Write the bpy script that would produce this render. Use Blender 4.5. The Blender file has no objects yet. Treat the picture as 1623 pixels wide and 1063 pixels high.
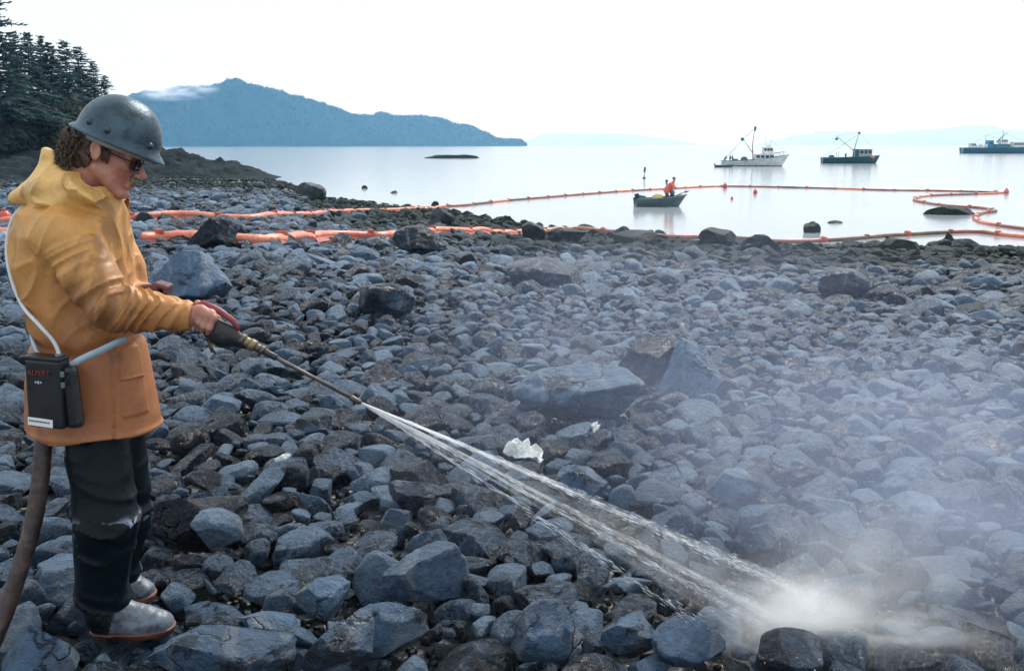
import bpy, bmesh, math, random
import numpy as np
from mathutils import Vector, Matrix, Euler

SC = bpy.context.scene
COL = SC.collection
R = math.radians
rnd = random.Random(11)
rng = np.random.default_rng(7)

# ------------------------------------------------------------------ camera
CAMZ, FPX, CX, CY = 1.65, 1578.0, 811.5, 531.5      # the photograph is 1623 px wide, 35 mm lens
PITCH = math.atan(301.5 / FPX)
cam_d = bpy.data.cameras.new('camera')
cam = bpy.data.objects.new('camera', cam_d)
COL.objects.link(cam)
cam.location = (0, 0, CAMZ)
cam.rotation_euler = (math.pi / 2 - PITCH, 0, 0)
cam_d.sensor_width = 36.0
cam_d.lens = 35.0
cam_d.clip_start = 0.05
cam_d.clip_end = 60000
SC.camera = cam

# ------------------------------------------------------------------ sky, sun, exposure
SUN_DIR = Vector((0.40, 0.80, 0.92)).normalized()      # towards the sun: over the sea, behind thin cloud
sun_el = math.asin(SUN_DIR.z)
sun_az = math.atan2(SUN_DIR.x, SUN_DIR.y)
world = bpy.data.worlds.new('World')
SC.world = world
world.use_nodes = True
wt = world.node_tree
wt.nodes.clear()
w_out = wt.nodes.new('ShaderNodeOutputWorld')
w_bg = wt.nodes.new('ShaderNodeBackground')
w_sky = wt.nodes.new('ShaderNodeTexSky')
w_sky.sky_type = 'NISHITA'
w_sky.sun_disc = False
w_sky.sun_elevation = sun_el
w_sky.sun_rotation = sun_az
w_sky.air_density = 1.0
w_sky.dust_density = 2.0
w_mix = wt.nodes.new('ShaderNodeMix'); w_mix.data_type = 'RGBA'
w_cl = wt.nodes.new('ShaderNodeMix'); w_cl.data_type = 'RGBA'
w_tc = wt.nodes.new('ShaderNodeTexCoord')
w_n = wt.nodes.new('ShaderNodeTexNoise')
w_n.inputs['Scale'].default_value = 1.6
w_n.inputs['Detail'].default_value = 4
w_cl.inputs[6].default_value = (8.3, 9.3, 10.2, 1)     # overcast deck, thin and thick cloud
w_cl.inputs[7].default_value = (9.0, 9.9, 10.7, 1)
wt.links.new(w_tc.outputs['Generated'], w_n.inputs['Vector'])
wt.links.new(w_n.outputs['Fac'], w_cl.inputs[0])
w_mix.inputs[0].default_value = 0.93                   # almost all cloud, a little open sky
wt.links.new(w_sky.outputs['Color'], w_mix.inputs[6])
wt.links.new(w_cl.outputs[2], w_mix.inputs[7])
wt.links.new(w_mix.outputs[2], w_bg.inputs['Color'])
w_bg.inputs['Strength'].default_value = 0.052
wt.links.new(w_bg.outputs['Background'], w_out.inputs['Surface'])

sun_d = bpy.data.lights.new('sun', 'SUN')
sun_d.energy = 1.5
sun_d.angle = R(10)
sun_d.color = (1.0, 0.97, 0.93)
sun = bpy.data.objects.new('sun', sun_d)
COL.objects.link(sun)
sun.rotation_euler = (-SUN_DIR).to_track_quat('-Z', 'Y').to_euler()

SC.view_settings.view_transform = 'Standard'
SC.view_settings.look = 'None'
SC.view_settings.gamma = 1.0
SC.view_settings.use_curve_mapping = False
SC.view_settings.exposure = 1.18
SC.render.engine = 'CYCLES'
SC.cycles.use_denoising = True
SC.cycles.max_bounces = 10
SC.cycles.diffuse_bounces = 2
SC.cycles.transparent_max_bounces = 128
SC.cycles.volume_bounces = 6
SC.cycles.volume_max_steps = 128

# ------------------------------------------------------------------ projection helpers
CP, SP = math.cos(PITCH), math.sin(PITCH)

def ray(px, py):
    dx, dy = (px - CX) / FPX, (CY - py) / FPX
    return Vector((dx, CP + dy * SP, -SP + dy * CP))

def at(px, py, Y):
    d = ray(px, py)
    t = Y / d.y
    return Vector((d.x * t, Y, CAMZ + d.z * t))

def project(x, y, z):
    zz = z - CAMZ
    fwd = y * CP - zz * SP
    up = y * SP + zz * CP
    return CX + FPX * x / fwd, CY - FPX * up / fwd, fwd

WZ = -3.3
_SA = np.array([-.9, -.5, -.33, -.25, -.225, -.2, -.15, -.07, 0, .18, .32, .515, .9])
_SW = np.array([180, 175, 160, 150, 140, 100, 88, 78, 62, 55, 50, 47, 44.])

def hashn(ix, iy, iz, seed):
    h = (ix.astype(np.int64) * 374761393 + iy.astype(np.int64) * 668265263 + iz.astype(np.int64) * 2147483647 + seed * 974711) & 0xffffffff
    h = ((h ^ (h >> 13)) * 1274126177) & 0xffffffff
    h = ((h ^ (h >> 16)) * 2246822519) & 0xffffffff
    return ((h ^ (h >> 15)) & 0xffff).astype(np.float32) / 32767.5 - 1.0

def vnoise(p, seed=0):
    f = np.floor(p)
    i = f.astype(np.int64)
    t = (p - f).astype(np.float32)
    t = t * t * (3 - 2 * t)
    x, y, z = i[..., 0], i[..., 1], i[..., 2]
    tx, ty, tz = t[..., 0], t[..., 1], t[..., 2]
    r = 0
    for a in (0, 1):
        wx = tx if a else 1 - tx
        for b in (0, 1):
            wy = ty if b else 1 - ty
            for c in (0, 1):
                wz = tz if c else 1 - tz
                r = r + wx * wy * wz * hashn(x + a, y + b, z + c, seed)
    return r

def fbm(p, seed=0, octv=4, gain=.5):
    s, a, q = 0, 1.0, np.asarray(p, dtype=np.float64)
    for k in range(octv):
        s = s + a * vnoise(q, seed + k * 17)
        q = q * 2.03 + 3.7
        a *= gain
    return s

def gz(x, y):
    """height of the beach surface (the tops of its stones) at x, y"""
    x, y = np.asarray(x, dtype=np.float64), np.asarray(y, dtype=np.float64)
    a = x / np.maximum(y, 2.5)
    W = np.interp(a, _SA, _SW)
    t = (y - 4.2) / (W - 4.2)
    z = np.where(t < 0, -0.01 * t, np.where(t < 1, WZ * t, WZ - (y - W) * .09))
    z = np.maximum(z, -9)
    q = np.stack([x * .35, y * .35, x * 0], -1)
    b = fbm(q, 3, 3) * np.clip((np.asarray(y) - 4.5) / 8, 0, 1) * .10
    q2 = np.stack([x * .09, y * .09, x * 0 + 4], -1)
    b2 = fbm(q2, 9, 2) * np.clip((y - 12) / 25, 0, 1) * .22
    return z + b + b2

def ground_hit(px, py):
    d = ray(px, py)
    ys = np.geomspace(1.5, 4000, 6000)
    t = ys / d.y
    xs, zs = d.x * t, CAMZ + d.z * t
    g = np.maximum(gz(xs, ys), WZ)
    k = np.argmax(zs <= g)
    if zs[k] > g[k]:
        k = len(ys) - 1
    return Vector((xs[k], ys[k], float(g[k])))

# ------------------------------------------------------------------ object helpers
def mesh_obj(name, verts, faces, mat=None, parent=None, smooth=True, link=True):
    me = bpy.data.meshes.new(name)
    me.from_pydata([tuple(v) for v in verts] if not isinstance(verts, np.ndarray) else verts.tolist(), [], faces if not isinstance(faces, np.ndarray) else faces.tolist())
    if smooth:
        me.polygons.foreach_set('use_smooth', [True] * len(me.polygons))
    if mat is not None:
        for m in (mat if isinstance(mat, (list, tuple)) else [mat]):
            me.materials.append(m)
    me.update()
    o = bpy.data.objects.new(name, me)
    if link:
        COL.objects.link(o)
    if parent is not None:
        o.parent = parent
    return o

def bm_obj(name, bm, mat=None, parent=None, smooth=False):
    me = bpy.data.meshes.new(name)
    bm.normal_update()
    bm.to_mesh(me)
    bm.free()
    if smooth:
        me.polygons.foreach_set('use_smooth', [True] * len(me.polygons))
    if mat is not None:
        for m in (mat if isinstance(mat, (list, tuple)) else [mat]):
            me.materials.append(m)
    o = bpy.data.objects.new(name, me)
    COL.objects.link(o)
    if parent is not None:
        o.parent = parent
    return o

def tag(o, label=None, cat=None, group=None, kind=None):
    if label: o['label'] = label
    if cat: o['category'] = cat
    if group: o['group'] = group
    if kind: o['kind'] = kind
    return o

def empty(name, loc, label, cat, group=None, rz=0):
    o = bpy.data.objects.new(name, None)
    o.empty_display_size = .2
    COL.objects.link(o)
    o.location = loc
    o.rotation_euler = (0, 0, rz)
    return tag(o, label, cat, group)

def box_bm(bm, c, s, rot=None, bev=0.0, mi=0):
    m = Matrix.Translation(c) @ (rot.to_4x4() if rot is not None else Matrix.Identity(4)) @ Matrix.Diagonal((s[0], s[1], s[2], 1))
    r = bmesh.ops.create_cube(bm, size=1.0, matrix=m)
    vs = r['verts']
    fs = {f for v in vs for f in v.link_faces}
    for f in fs: f.material_index = mi
    if bev > 0:
        es = list({e for v in vs for e in v.link_edges})
        bmesh.ops.bevel(bm, geom=es, offset=bev, segments=2, affect='EDGES', profile=.6)
    return bm

def tube_arrays(pts, rad, n=8, cap=True, squash=1.0):
    pts = [Vector(p) for p in pts]
    if not hasattr(rad, '__len__'): rad = [rad] * len(pts)
    V, F = [], []
    up = Vector((0, 0, 1))
    prev = None
    for i, p in enumerate(pts):
        d = (pts[min(i + 1, len(pts) - 1)] - pts[max(i - 1, 0)])
        d = d.normalized() if d.length > 1e-9 else Vector((1, 0, 0))
        if prev is None:
            a = d.cross(up)
            if a.length < .05: a = d.cross(Vector((0, 1, 0)))
        else:
            a = prev - d * prev.dot(d)
        a.normalize(); prev = a
        b = a.cross(d)
        for k in range(n):
            th = 2 * math.pi * k / n
            V.append(p + a * math.cos(th) * rad[i] + b * math.sin(th) * rad[i] * squash)
    for i in range(len(pts) - 1):
        for k in range(n):
            F.append((i * n + k, (i + 1) * n + k, (i + 1) * n + (k + 1) % n, i * n + (k + 1) % n))
    if cap:
        F.append(tuple(range(n)))
        F.append(tuple(range(len(pts) * n - 1, (len(pts) - 1) * n - 1, -1)))
    return V, F

def tube_obj(name, pts, rad, mat, parent=None, n=8, squash=1.0):
    V, F = tube_arrays(pts, rad, n, True, squash)
    return mesh_obj(name, V, F, mat, parent)

def join_arrays(parts):
    V, F, o = [], [], 0
    for v, f in parts:
        V += list(v)
        F += [tuple(i + o for i in q) for q in f]
        o += len(v)
    return V, F

def smooth_path(pts, n=8):
    """Catmull-Rom through pts"""
    P = [Vector(p) for p in pts]
    P = [P[0] * 2 - P[1]] + P + [P[-1] * 2 - P[-2]]
    out = []
    for i in range(1, len(P) - 2):
        for k in range(n):
            t = k / n
            a, b, c, d = P[i - 1], P[i], P[i + 1], P[i + 2]
            out.append(.5 * ((2 * b) + (c - a) * t + (2 * a - 5 * b + 4 * c - d) * t * t + (3 * b - a - 3 * c + d) * t ** 3))
    out.append(P[-2])
    return out

# ------------------------------------------------------------------ material helper
class NT:
    def __init__(s, name):
        s.m = bpy.data.materials.new(name)
        s.m.use_nodes = True
        s.t = s.m.node_tree
        s.t.nodes.clear()
        s.out = s.t.nodes.new('ShaderNodeOutputMaterial')
    def n(s, typ, **kw):
        nd = s.t.nodes.new(typ)
        for k, v in kw.items():
            if k.startswith('_'): setattr(nd, k[1:], v)
        return nd
    def link(s, a, b): s.t.links.new(a, b)
    def noise(s, vec, scale, detail=4, rough=.55, dist=0.0):
        nd = s.n('ShaderNodeTexNoise')
        nd.inputs['Scale'].default_value = scale
        nd.inputs['Detail'].default_value = detail
        nd.inputs['Roughness'].default_value = rough
        nd.inputs['Distortion'].default_value = dist
        if vec is not None: s.link(vec, nd.inputs['Vector'])
        return nd.outputs['Fac']
    def ramp(s, fac, stops):
        nd = s.n('ShaderNodeValToRGB')
        e = nd.color_ramp.elements
        while len(e) < len(stops): e.new(.5)
        for el, (p, c) in zip(e, stops):
            el.position = p
            el.color = (c, c, c, 1) if not hasattr(c, '__len__') else (*c, 1)
        s.link(fac, nd.inputs['Fac'])
        return nd.outputs['Color']
    def mix(s, fac, a, b, blend='MIX'):
        nd = s.n('ShaderNodeMix'); nd.data_type = 'RGBA'; nd.blend_type = blend
        for sock, v in ((nd.inputs[0], fac), (nd.inputs[6], a), (nd.inputs[7], b)):
            if hasattr(v, 'is_output'): s.link(v, sock)
            elif hasattr(v, '__len__'): sock.default_value = (*v, 1)
            else: sock.default_value = v
        return nd.outputs[2]
    def math(s, op, a, b=None, c=None, clamp=False):
        nd = s.n('ShaderNodeMath'); nd.operation = op; nd.use_clamp = clamp
        for i, v in enumerate((a, b, c)):
            if v is None: continue
            if hasattr(v, 'is_output'): s.link(v, nd.inputs[i])
            else: nd.inputs[i].default_value = v
        return nd.outputs[0]
    def maprange(s, v, a, b, c=0, d=1):
        nd = s.n('ShaderNodeMapRange'); nd.interpolation_type = 'SMOOTHSTEP'
        for i, q in enumerate((a, b, c, d)): nd.inputs[i + 1].default_value = q
        s.link(v, nd.inputs[0])
        return nd.outputs[0]
    def obj(s): return s.n('ShaderNodeTexCoord').outputs['Object']
    def pos(s): return s.n('ShaderNodeNewGeometry').outputs['Position']
    def mapping(s, vec, scale=(1, 1, 1), rot=(0, 0, 0)):
        nd = s.n('ShaderNodeMapping')
        nd.inputs['Scale'].default_value = scale
        nd.inputs['Rotation'].default_value = rot
        s.link(vec, nd.inputs['Vector'])
        return nd.outputs['Vector']
    def sep(s, v):
        nd = s.n('ShaderNodeSeparateXYZ'); s.link(v, nd.inputs[0]); return nd.outputs
    def bump(s, h, strength=.3, dist=.02, normal=None):
        nd = s.n('ShaderNodeBump')
        nd.inputs['Strength'].default_value = strength
        nd.inputs['Distance'].default_value = dist
        s.link(h, nd.inputs['Height'])
        if normal is not None: s.link(normal, nd.inputs['Normal'])
        return nd.outputs['Normal']
    def bsdf(s, col, rough=.5, metal=0.0, normal=None, spec=.5, coat=0.0, **kw):
        nd = s.n('ShaderNodeBsdfPrincipled')
        for key, v in (('Base Color', col), ('Roughness', rough), ('Metallic', metal), ('Specular IOR Level', spec), ('Coat Weight', coat)):
            if hasattr(v, 'is_output'): s.link(v, nd.inputs[key])
            elif hasattr(v, '__len__'): nd.inputs[key].default_value = (*v, 1)
            else: nd.inputs[key].default_value = v
        for k, v in kw.items():
            k = k.replace('_', ' ')
            if hasattr(v, 'is_output'): s.link(v, nd.inputs[k])
            else: nd.inputs[k].default_value = v
        if normal is not None: s.link(normal, nd.inputs['Normal'])
        s.link(nd.outputs[0], s.out.inputs['Surface'])
        return nd

def simple_mat(name, col, rough=.5, metal=0.0, var=.25, scale=6.0, bump=.15, bscale=40.0, dirt=None, spec=.5):
    t = NT(name)
    o = t.obj()
    n1 = t.noise(o, scale, 5, .6)
    lo = tuple(c * (1 - var) for c in col); hi = tuple(min(1, c * (1 + var)) for c in col)
    c = t.mix(t.ramp(n1, [(.3, 0.), (.7, 1.)]), lo, hi)
    if dirt is not None:
        m = t.ramp(t.noise(o, scale * 1.7, 7, .65), [(.5, 0.), (.66, 1.)])
        c = t.mix(m, c, dirt)
    nb = t.noise(o, bscale, 4, .6)
    t.bsdf(c, t.maprange(n1, .2, .8, max(.05, rough - .1), min(1, rough + .1)), metal, t.bump(nb, bump, .01), spec)
    return t.m

# ------------------------------------------------------------------ materials of the beach
def rock_material(name, per_object):
    t = NT(name)
    o = t.obj()
    info = t.n('ShaderNodeObjectInfo')
    if per_object:
        tone = t.sep(info.outputs['Color'])[0]
        warmth = t.sep(info.outputs['Color'])[1]
    else:
        tone = info.outputs['Random']
        warmth = .04
    shift = t.n('ShaderNodeVectorMath'); shift.operation = 'ADD'
    sc = t.n('ShaderNodeVectorMath'); sc.operation = 'SCALE'; sc.inputs[0].default_value = (37, 91, 53)
    t.link(info.outputs['Random'], sc.inputs['Scale'])
    t.link(o, shift.inputs[0]); t.link(sc.outputs[0], shift.inputs[1])
    v = shift.outputs[0]
    big = t.noise(v, 1.5, 7, .62, .3)
    base = t.ramp(t.math('ADD', t.math('MULTIPLY', big, .55), t.math('MULTIPLY', tone, .5)),
                  [(.22, (.006, .015, .029)), (.42, (.026, .062, .114)), (.60, (.086, .166, .276)), (.82, (.225, .35, .50))])
    grain = t.noise(v, 24, 6, .75)
    base = t.mix(.75, base, t.ramp(grain, [(.28, .38), (.5, .95), (.72, 1.5)]), 'MULTIPLY')
    # thin mineral veins and bedding
    band = t.n('ShaderNodeTexWave'); band.inputs['Scale'].default_value = 1.4; band.inputs['Distortion'].default_value = 9; band.inputs['Detail'].default_value = 5
    t.link(v, band.inputs['Vector'])
    base = t.mix(t.math('MULTIPLY', t.ramp(band.outputs['Fac'], [(.86, 0.), (.97, 1.)]), .35), base, (.30, .32, .34))
    warm = t.noise(v, .9, 3)
    base = t.mix(t.math('MULTIPLY', t.ramp(warm, [(.35, 0.), (.62, 1.)]), warmth), base, t.mix(.6, base, (.10, .082, .068)))
    # open joints and hairline cracks
    vc = t.n('ShaderNodeTexVoronoi'); vc.feature = 'DISTANCE_TO_EDGE'; vc.inputs['Scale'].default_value = 1.5
    wv_ = t.n('ShaderNodeVectorMath'); wv_.operation = 'ADD'
    nz_ = t.n('ShaderNodeTexNoise'); nz_.inputs['Scale'].default_value = 3.0; nz_.inputs['Detail'].default_value = 6; t.link(v, nz_.inputs['Vector'])
    t.link(v, wv_.inputs[0]); t.link(nz_.outputs['Color'], wv_.inputs[1]); t.link(wv_.outputs[0], vc.inputs['Vector'])
    crack = t.math('MULTIPLY', t.ramp(vc.outputs['Distance'], [(.0, 1.), (.022, 0.)]), t.ramp(t.noise(v, 1.1, 3), [(.48, 0.), (.56, 1.)]))
    base = t.mix(t.math('MULTIPLY', crack, .85), base, (.010, .013, .017))
    # crude oil left on the stone: dark patches with broken edges
    st = t.noise(v, 2.1, 9, .72, .6)
    amt = t.math('ADD', st, t.math('MULTIPLY', t.math('SUBTRACT', .5, tone), .26))
    oil = t.ramp(amt, [(.545, 0.), (.585, 1.)])
    base = t.mix(t.math('MULTIPLY', oil, .9), base, (.0045, .011, .021))
    # rockweed on the stones of the lower shore
    z = t.sep(t.pos())[2]
    zn = t.math('ADD', z, t.math('MULTIPLY', t.math('SUBTRACT', t.noise(t.pos(), .35, 4), .5), 1.5))
    weed = t.maprange(t.math('MULTIPLY', zn, -1), .75, 1.8, 0, .93)
    wcol = t.mix(t.ramp(t.noise(v, 5, 6, .7), [(.35, 0.), (.68, 1.)]), (.010, .020, .019), (.050, .066, .052))
    base = t.mix(weed, base, wcol)
    rough = t.math('SUBTRACT', t.ramp(t.noise(v, 5, 5), [(.3, .26), (.7, .58)]), t.math('MULTIPLY', oil, .16))
    rough = t.math('ADD', rough, t.math('MULTIPLY', weed, .25))
    h = t.math('ADD', t.math('MULTIPLY', t.noise(v, 5.5, 12, .68), 1.0), t.math('MULTIPLY', grain, .2))
    h = t.math('SUBTRACT', h, t.math('MULTIPLY', crack, .35))
    t.bsdf(base, rough, 0, t.bump(h, .9, .18), t.math('SUBTRACT', .42, t.math('MULTIPLY', weed, .30)))
    return t.m

M_ROCK = rock_material('beach_stone_single', True)
M_ROCK_FAR = rock_material('beach_stone_field', False)

def ground_material():
    t = NT('wet_gravel')
    p = t.pos()
    vor = t.n('ShaderNodeTexVoronoi'); vor.inputs['Scale'].default_value = 9.0; t.link(p, vor.inputs['Vector'])
    vor2 = t.n('ShaderNodeTexVoronoi'); vor2.inputs['Scale'].default_value = 26.0; t.link(p, vor2.inputs['Vector'])
    cr = t.sep(vor.outputs['Color'])[0]
    n = t.noise(p, .3, 6)
    c = t.mix(cr, (.020, .024, .028), (.085, .10, .115))
    c = t.mix(t.ramp(n, [(.4, 0.), (.65, .6)]), c, (.030, .034, .034))
    z = t.sep(p)[2]
    weed = t.maprange(t.math('MULTIPLY', t.math('ADD', z, t.math('MULTIPLY', t.math('SUBTRACT', t.noise(p, .35, 4), .5), 1.5)), -1), .95, 2.0, 0, .8)
    c = t.mix(weed, c, t.mix(t.noise(p, 2.2, 6), (.012, .022, .02), (.06, .07, .055)))
    h = t.math('ADD', t.math('MULTIPLY', vor.outputs['Distance'], -1), t.math('MULTIPLY', vor2.outputs['Distance'], -.4))
    t.bsdf(c, .5, 0, t.bump(h, .9, .05), .4)
    return t.m
M_GROUND = ground_material()

# ------------------------------------------------------------------ ground, water
def grid_mesh(name, xs, ys, zf, mat):
    X, Y = np.meshgrid(xs, ys)
    Z = zf(X, Y)
    V = np.stack([X.ravel(), Y.ravel(), Z.ravel()], -1)
    ny, nx = X.shape
    i = np.arange(ny * nx).reshape(ny, nx)
    F = np.stack([i[:-1, :-1].ravel(), i[:-1, 1:].ravel(), i[1:, 1:].ravel(), i[1:, :-1].ravel()], -1)
    return mesh_obj(name, V, F, mat)

def spaced(lim, n, p=2.2):
    u = np.linspace(-1, 1, n)
    return np.sign(u) * np.abs(u) ** p * lim

def ground_z(X, Y):
    d = np.clip(Y / 40, 0, 1)
    return gz(X, Y) - .13 - .05 * d

g = grid_mesh('ground', spaced(420, 241), np.concatenate([np.linspace(-40, 0, 12)[:-1], np.geomspace(.8, 420, 230) - .8]), ground_z, M_GROUND)
tag(g, kind='structure')

def water_material():
    t = NT('sea_water')
    p = t.pos()
    m = t.mapping(p, (.55, 1.6, 1))
    n1 = t.noise(m, .9, 5, .55)
    n2 = t.noise(t.mapping(p, (.05, .12, 1)), 1.0, 4, .5)
    patch = t.ramp(n2, [(.38, .35), (.62, 1.)])
    h = t.math('MULTIPLY', n1, patch)
    t.bsdf((.36, .40, .425), .12, 0, t.bump(h, .24, .06), .5, IOR=1.34)
    return t.m
M_WATER = water_material()
HX = 26000
wv = [(-HX, -60, WZ), (HX, -60, WZ), (HX, HX, WZ), (-HX, HX, WZ)]
o = mesh_obj('sea_water', wv, [(0, 1, 2, 3)], M_WATER, smooth=False)
tag(o, kind='structure')

# ------------------------------------------------------------------ far hills
def forest_material(name, a, b, scale):
    t = NT(name)
    p = t.pos()
    n = t.math('ADD', t.math('MULTIPLY', t.noise(p, scale, 8, .7), .6), t.math('MULTIPLY', t.noise(p, scale * .22, 4, .6), .4))
    c = t.mix(t.ramp(n, [(.38, 0.), (.62, 1.)]), a, b)
    t.bsdf(c, .9, 0, t.bump(t.noise(p, scale * 3, 6, .7), 1.0, 6), .1)
    return t.m
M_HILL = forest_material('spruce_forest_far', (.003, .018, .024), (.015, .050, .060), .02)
M_HILLFAR = forest_material('hills_far', (.28, .27, .25), (.38, .36, .33), .004)  # pale base: part of the distance haze is painted into the hills

def ridge_hill(name, prof, Dl, Dr, depth, mat, nx, ny, rough, seed):
    """a long hill: its ridge follows (bearing px, skyline py); its shore runs from Dl (left) to Dr (right)"""
    px = np.array([a for a, b in prof], float); py = np.array([b for a, b in prof], float)
    s = np.linspace(px[0], px[-1], nx)
    D0 = np.interp(s, [px[0], px[-1]], [Dl, Dr])
    v = np.linspace(0, 1, ny)
    S, Vv = np.meshgrid(s, v)
    D = D0[None, :] + Vv * depth
    Dr_ = D0 + .5 * depth
    hgt = CAMZ + (230 - np.interp(s, px, py)) / FPX * Dr_ * .955
    top = np.maximum(hgt - WZ, .3)
    f = np.where(Vv < .5, np.sin(np.clip(Vv / .5, 0, 1) * math.pi / 2) ** .85, np.cos((Vv - .5) / .5 * math.pi / 2) ** 1.2)
    X = (S - CX) / FPX * D * .982
    nz = fbm(np.stack([X / rough, D / rough, X * 0], -1), seed, 5, .55)
    env = np.minimum(1, 4 * Vv) * (1 - np.clip((np.abs(Vv - .5) < .06) * .55, 0, 1))
    Z = WZ - .6 + (top[None, :] + .6) * f + nz * .17 * top[None, :] * env
    V = np.stack([X.ravel(), D.ravel(), Z.ravel()], -1)
    i = np.arange(ny * nx).reshape(ny, nx)
    F = np.stack([i[:-1, :-1].ravel(), i[:-1, 1:].ravel(), i[1:, 1:].ravel(), i[1:, :-1].ravel()], -1)
    o = mesh_obj(name, V, F, mat)
    tag(o, kind='structure')
    return V.reshape(ny, nx, 3)

HILL = [(-420, 215), (-200, 190), (0, 176), (120, 170), (200, 160), (235, 150), (270, 143), (300, 142), (330, 139), (355, 139), (378, 132), (400, 139), (440, 150), (500, 165), (560, 183), (590, 182), (603, 178), (625, 186), (690, 187), (720, 195), (750, 203), (775, 213), (786, 221), (826, 222), (835, 230)]
hv = ridge_hill('wooded_hill', HILL, 1500, 4300, 700, M_HILL, 420, 60, 160, 5)
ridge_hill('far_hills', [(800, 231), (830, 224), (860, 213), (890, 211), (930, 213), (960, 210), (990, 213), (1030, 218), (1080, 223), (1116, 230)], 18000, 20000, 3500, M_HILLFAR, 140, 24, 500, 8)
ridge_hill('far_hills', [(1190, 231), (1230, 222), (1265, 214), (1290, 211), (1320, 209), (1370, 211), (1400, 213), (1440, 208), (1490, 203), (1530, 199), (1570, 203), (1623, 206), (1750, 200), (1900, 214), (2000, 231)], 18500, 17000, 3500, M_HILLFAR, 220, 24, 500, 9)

# ------------------------------------------------------------------ headland on the left
def headland_material():
    t = NT('headland_rock')
    p = t.pos()
    m = t.mapping(p, (.25, .25, 1.3), (0, R(18), 0))
    n = t.noise(m, 1.1, 9, .7, .4)
    c = t.ramp(n, [(.34, (.005, .008, .010)), (.52, (.016, .025, .030)), (.76, (.060, .078, .086))])
    z = t.sep(p)[2]
    moss = t.math('MULTIPLY', t.ramp(t.noise(p, .25, 6, .65), [(.42, 0.), (.56, 1.)]), t.maprange(z, -1.5, 1.5, .25, 1))
    c = t.mix(moss, c, t.mix(t.noise(p, 1.5, 5), (.008, .015, .013), (.026, .031, .024)))
    low = t.maprange(t.math('MULTIPLY', z, -1), 1.9, 2.8, 0, .8)
    c = t.mix(low, c, (.016, .026, .026))
    t.bsdf(c, .85, 0, t.bump(n, 1.0, .6), .1)
    return t.m
M_HEAD = headland_material()
HPX = np.array([-700, -300, -120, 0, 60, 120, 180, 230, 262, 285, 300, 350, 390, 420, 445, 465, 480], float)
HPY = np.array([200, 200, 202, 208, 210, 214, 222, 232, 243, 247, 250, 262, 271, 278, 284, 290, 296], float)

def head_z(s, D):
    """top surface of the headland at bearing s (px) and distance D"""
    ridge = CAMZ + (230 - np.interp(s, HPX, HPY)) / FPX * 155 * .96
    base = -3.0 - .4 * np.clip((s - 300) / 180, 0, 1)
    f0 = np.interp(s, [-700, 0, 250, 480], [92, 112, 128, 140])
    t = np.clip((D - f0) / (155 - f0), 0, 1)
    z = base - .5 + (ridge - base + .5) * (t * t * (3 - 2 * t)) ** .8
    back = np.clip((D - 158) / 60, 0, 1)
    kk = np.clip((250 - s) / 110, 0, 1); kk = kk * kk * (3 - 2 * kk)
    z = z + back * (5.0 * kk - (ridge + 4.2) * (1 - kk))
    return z
s_ = np.linspace(-700, 480, 420)
d_ = np.concatenate([np.linspace(90, 160, 150), np.linspace(161, 300, 50)])
S, D = np.meshgrid(s_, d_)
X = (S - CX) / FPX * D * .982
Z = head_z(S, D)
nz = fbm(np.stack([X * .30, D * .30, Z * .6], -1), 21, 6, .58)
strat = np.abs(vnoise(np.stack([X * .12 + Z * .5, D * .12, Z * 1.3], -1), 5))
Z = Z + (nz * .85 + strat * .8) * np.clip((Z + 3.4) / 1.5, 0.15, 1)
ny, nx = X.shape
i = np.arange(ny * nx).reshape(ny, nx)
F = np.stack([i[:-1, :-1].ravel(), i[:-1, 1:].ravel(), i[1:, 1:].ravel(), i[1:, :-1].ravel()], -1)
tag(mesh_obj('headland', np.stack([X.ravel(), D.ravel(), Z.ravel()], -1), F, M_HEAD), kind='structure')

# ------------------------------------------------------------------ stones
def ico(sub):
    bm = bmesh.new()
    bmesh.ops.create_icosphere(bm, subdivisions=sub, radius=1)
    v = np.array([x.co[:] for x in bm.verts])
    f = [tuple(x.index for x in q.verts) for q in bm.faces]
    bm.free()
    return v, f
ICO = {k: ico(k) for k in (1, 2, 3, 4, 5)}

def rock_verts(seed, sub, angular=.7, flat=.6, layers=0.0, sx=1.0, sy=None, rough=1.0):
    r = np.random.default_rng(seed)
    v = ICO[sub][0].copy()
    n = int(8 + 8 * angular)
    for k in range(n):
        d = r.normal(size=3); d /= np.linalg.norm(d)
        off = r.uniform(.46, .80) if k < n * angular else r.uniform(.72, .95)
        h = v @ d - off
        v -= np.outer(np.maximum(h, 0) * .985, d)
    lo = fbm(v * 1.15 + seed % 97, seed, 3)
    v *= (1 + .075 * lo * rough)[:, None]
    mid = fbm(v * 3.2 + 5, seed + 3, 4, .55)
    v *= (1 + .034 * mid * rough)[:, None]
    if layers:
        q = v @ np.array([.35, .2, .9])
        st = vnoise(np.stack([q * 7, q * 0 + seed, v[:, 0] * .7], -1), seed)
        v *= (1 + layers * st)[:, None]
    fine = fbm(v * 11, seed + 7, 3, .6)
    v *= (1 + .012 * fine * rough)[:, None]
    v *= np.array([sx, sy or r.uniform(.68, .92), flat])
    v /= np.abs(v).max(0).max()
    return v

def rock_mesh(name, v, sub, mat):
    me = bpy.data.meshes.new(name)
    me.from_pydata(v.tolist(), [], ICO[sub][1])
    me.polygons.foreach_set('use_smooth', [True] * len(me.polygons))
    me.materials.append(mat)
    me.update()
    return me

NP = 40
NEAR = []
for k in range(NP):
    a = rnd.uniform(.45, 1.0)
    fl = rnd.choice([.42, .48, .52, .56, .62, .74])
    NEAR.append((rock_mesh('stone', rock_verts(100 + k, 4, a, fl, .02 if k % 4 == 0 else 0), 4, M_ROCK), a, fl))

STONES = []          # (x, y, z, r, seed index, rot) of every loose stone

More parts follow.
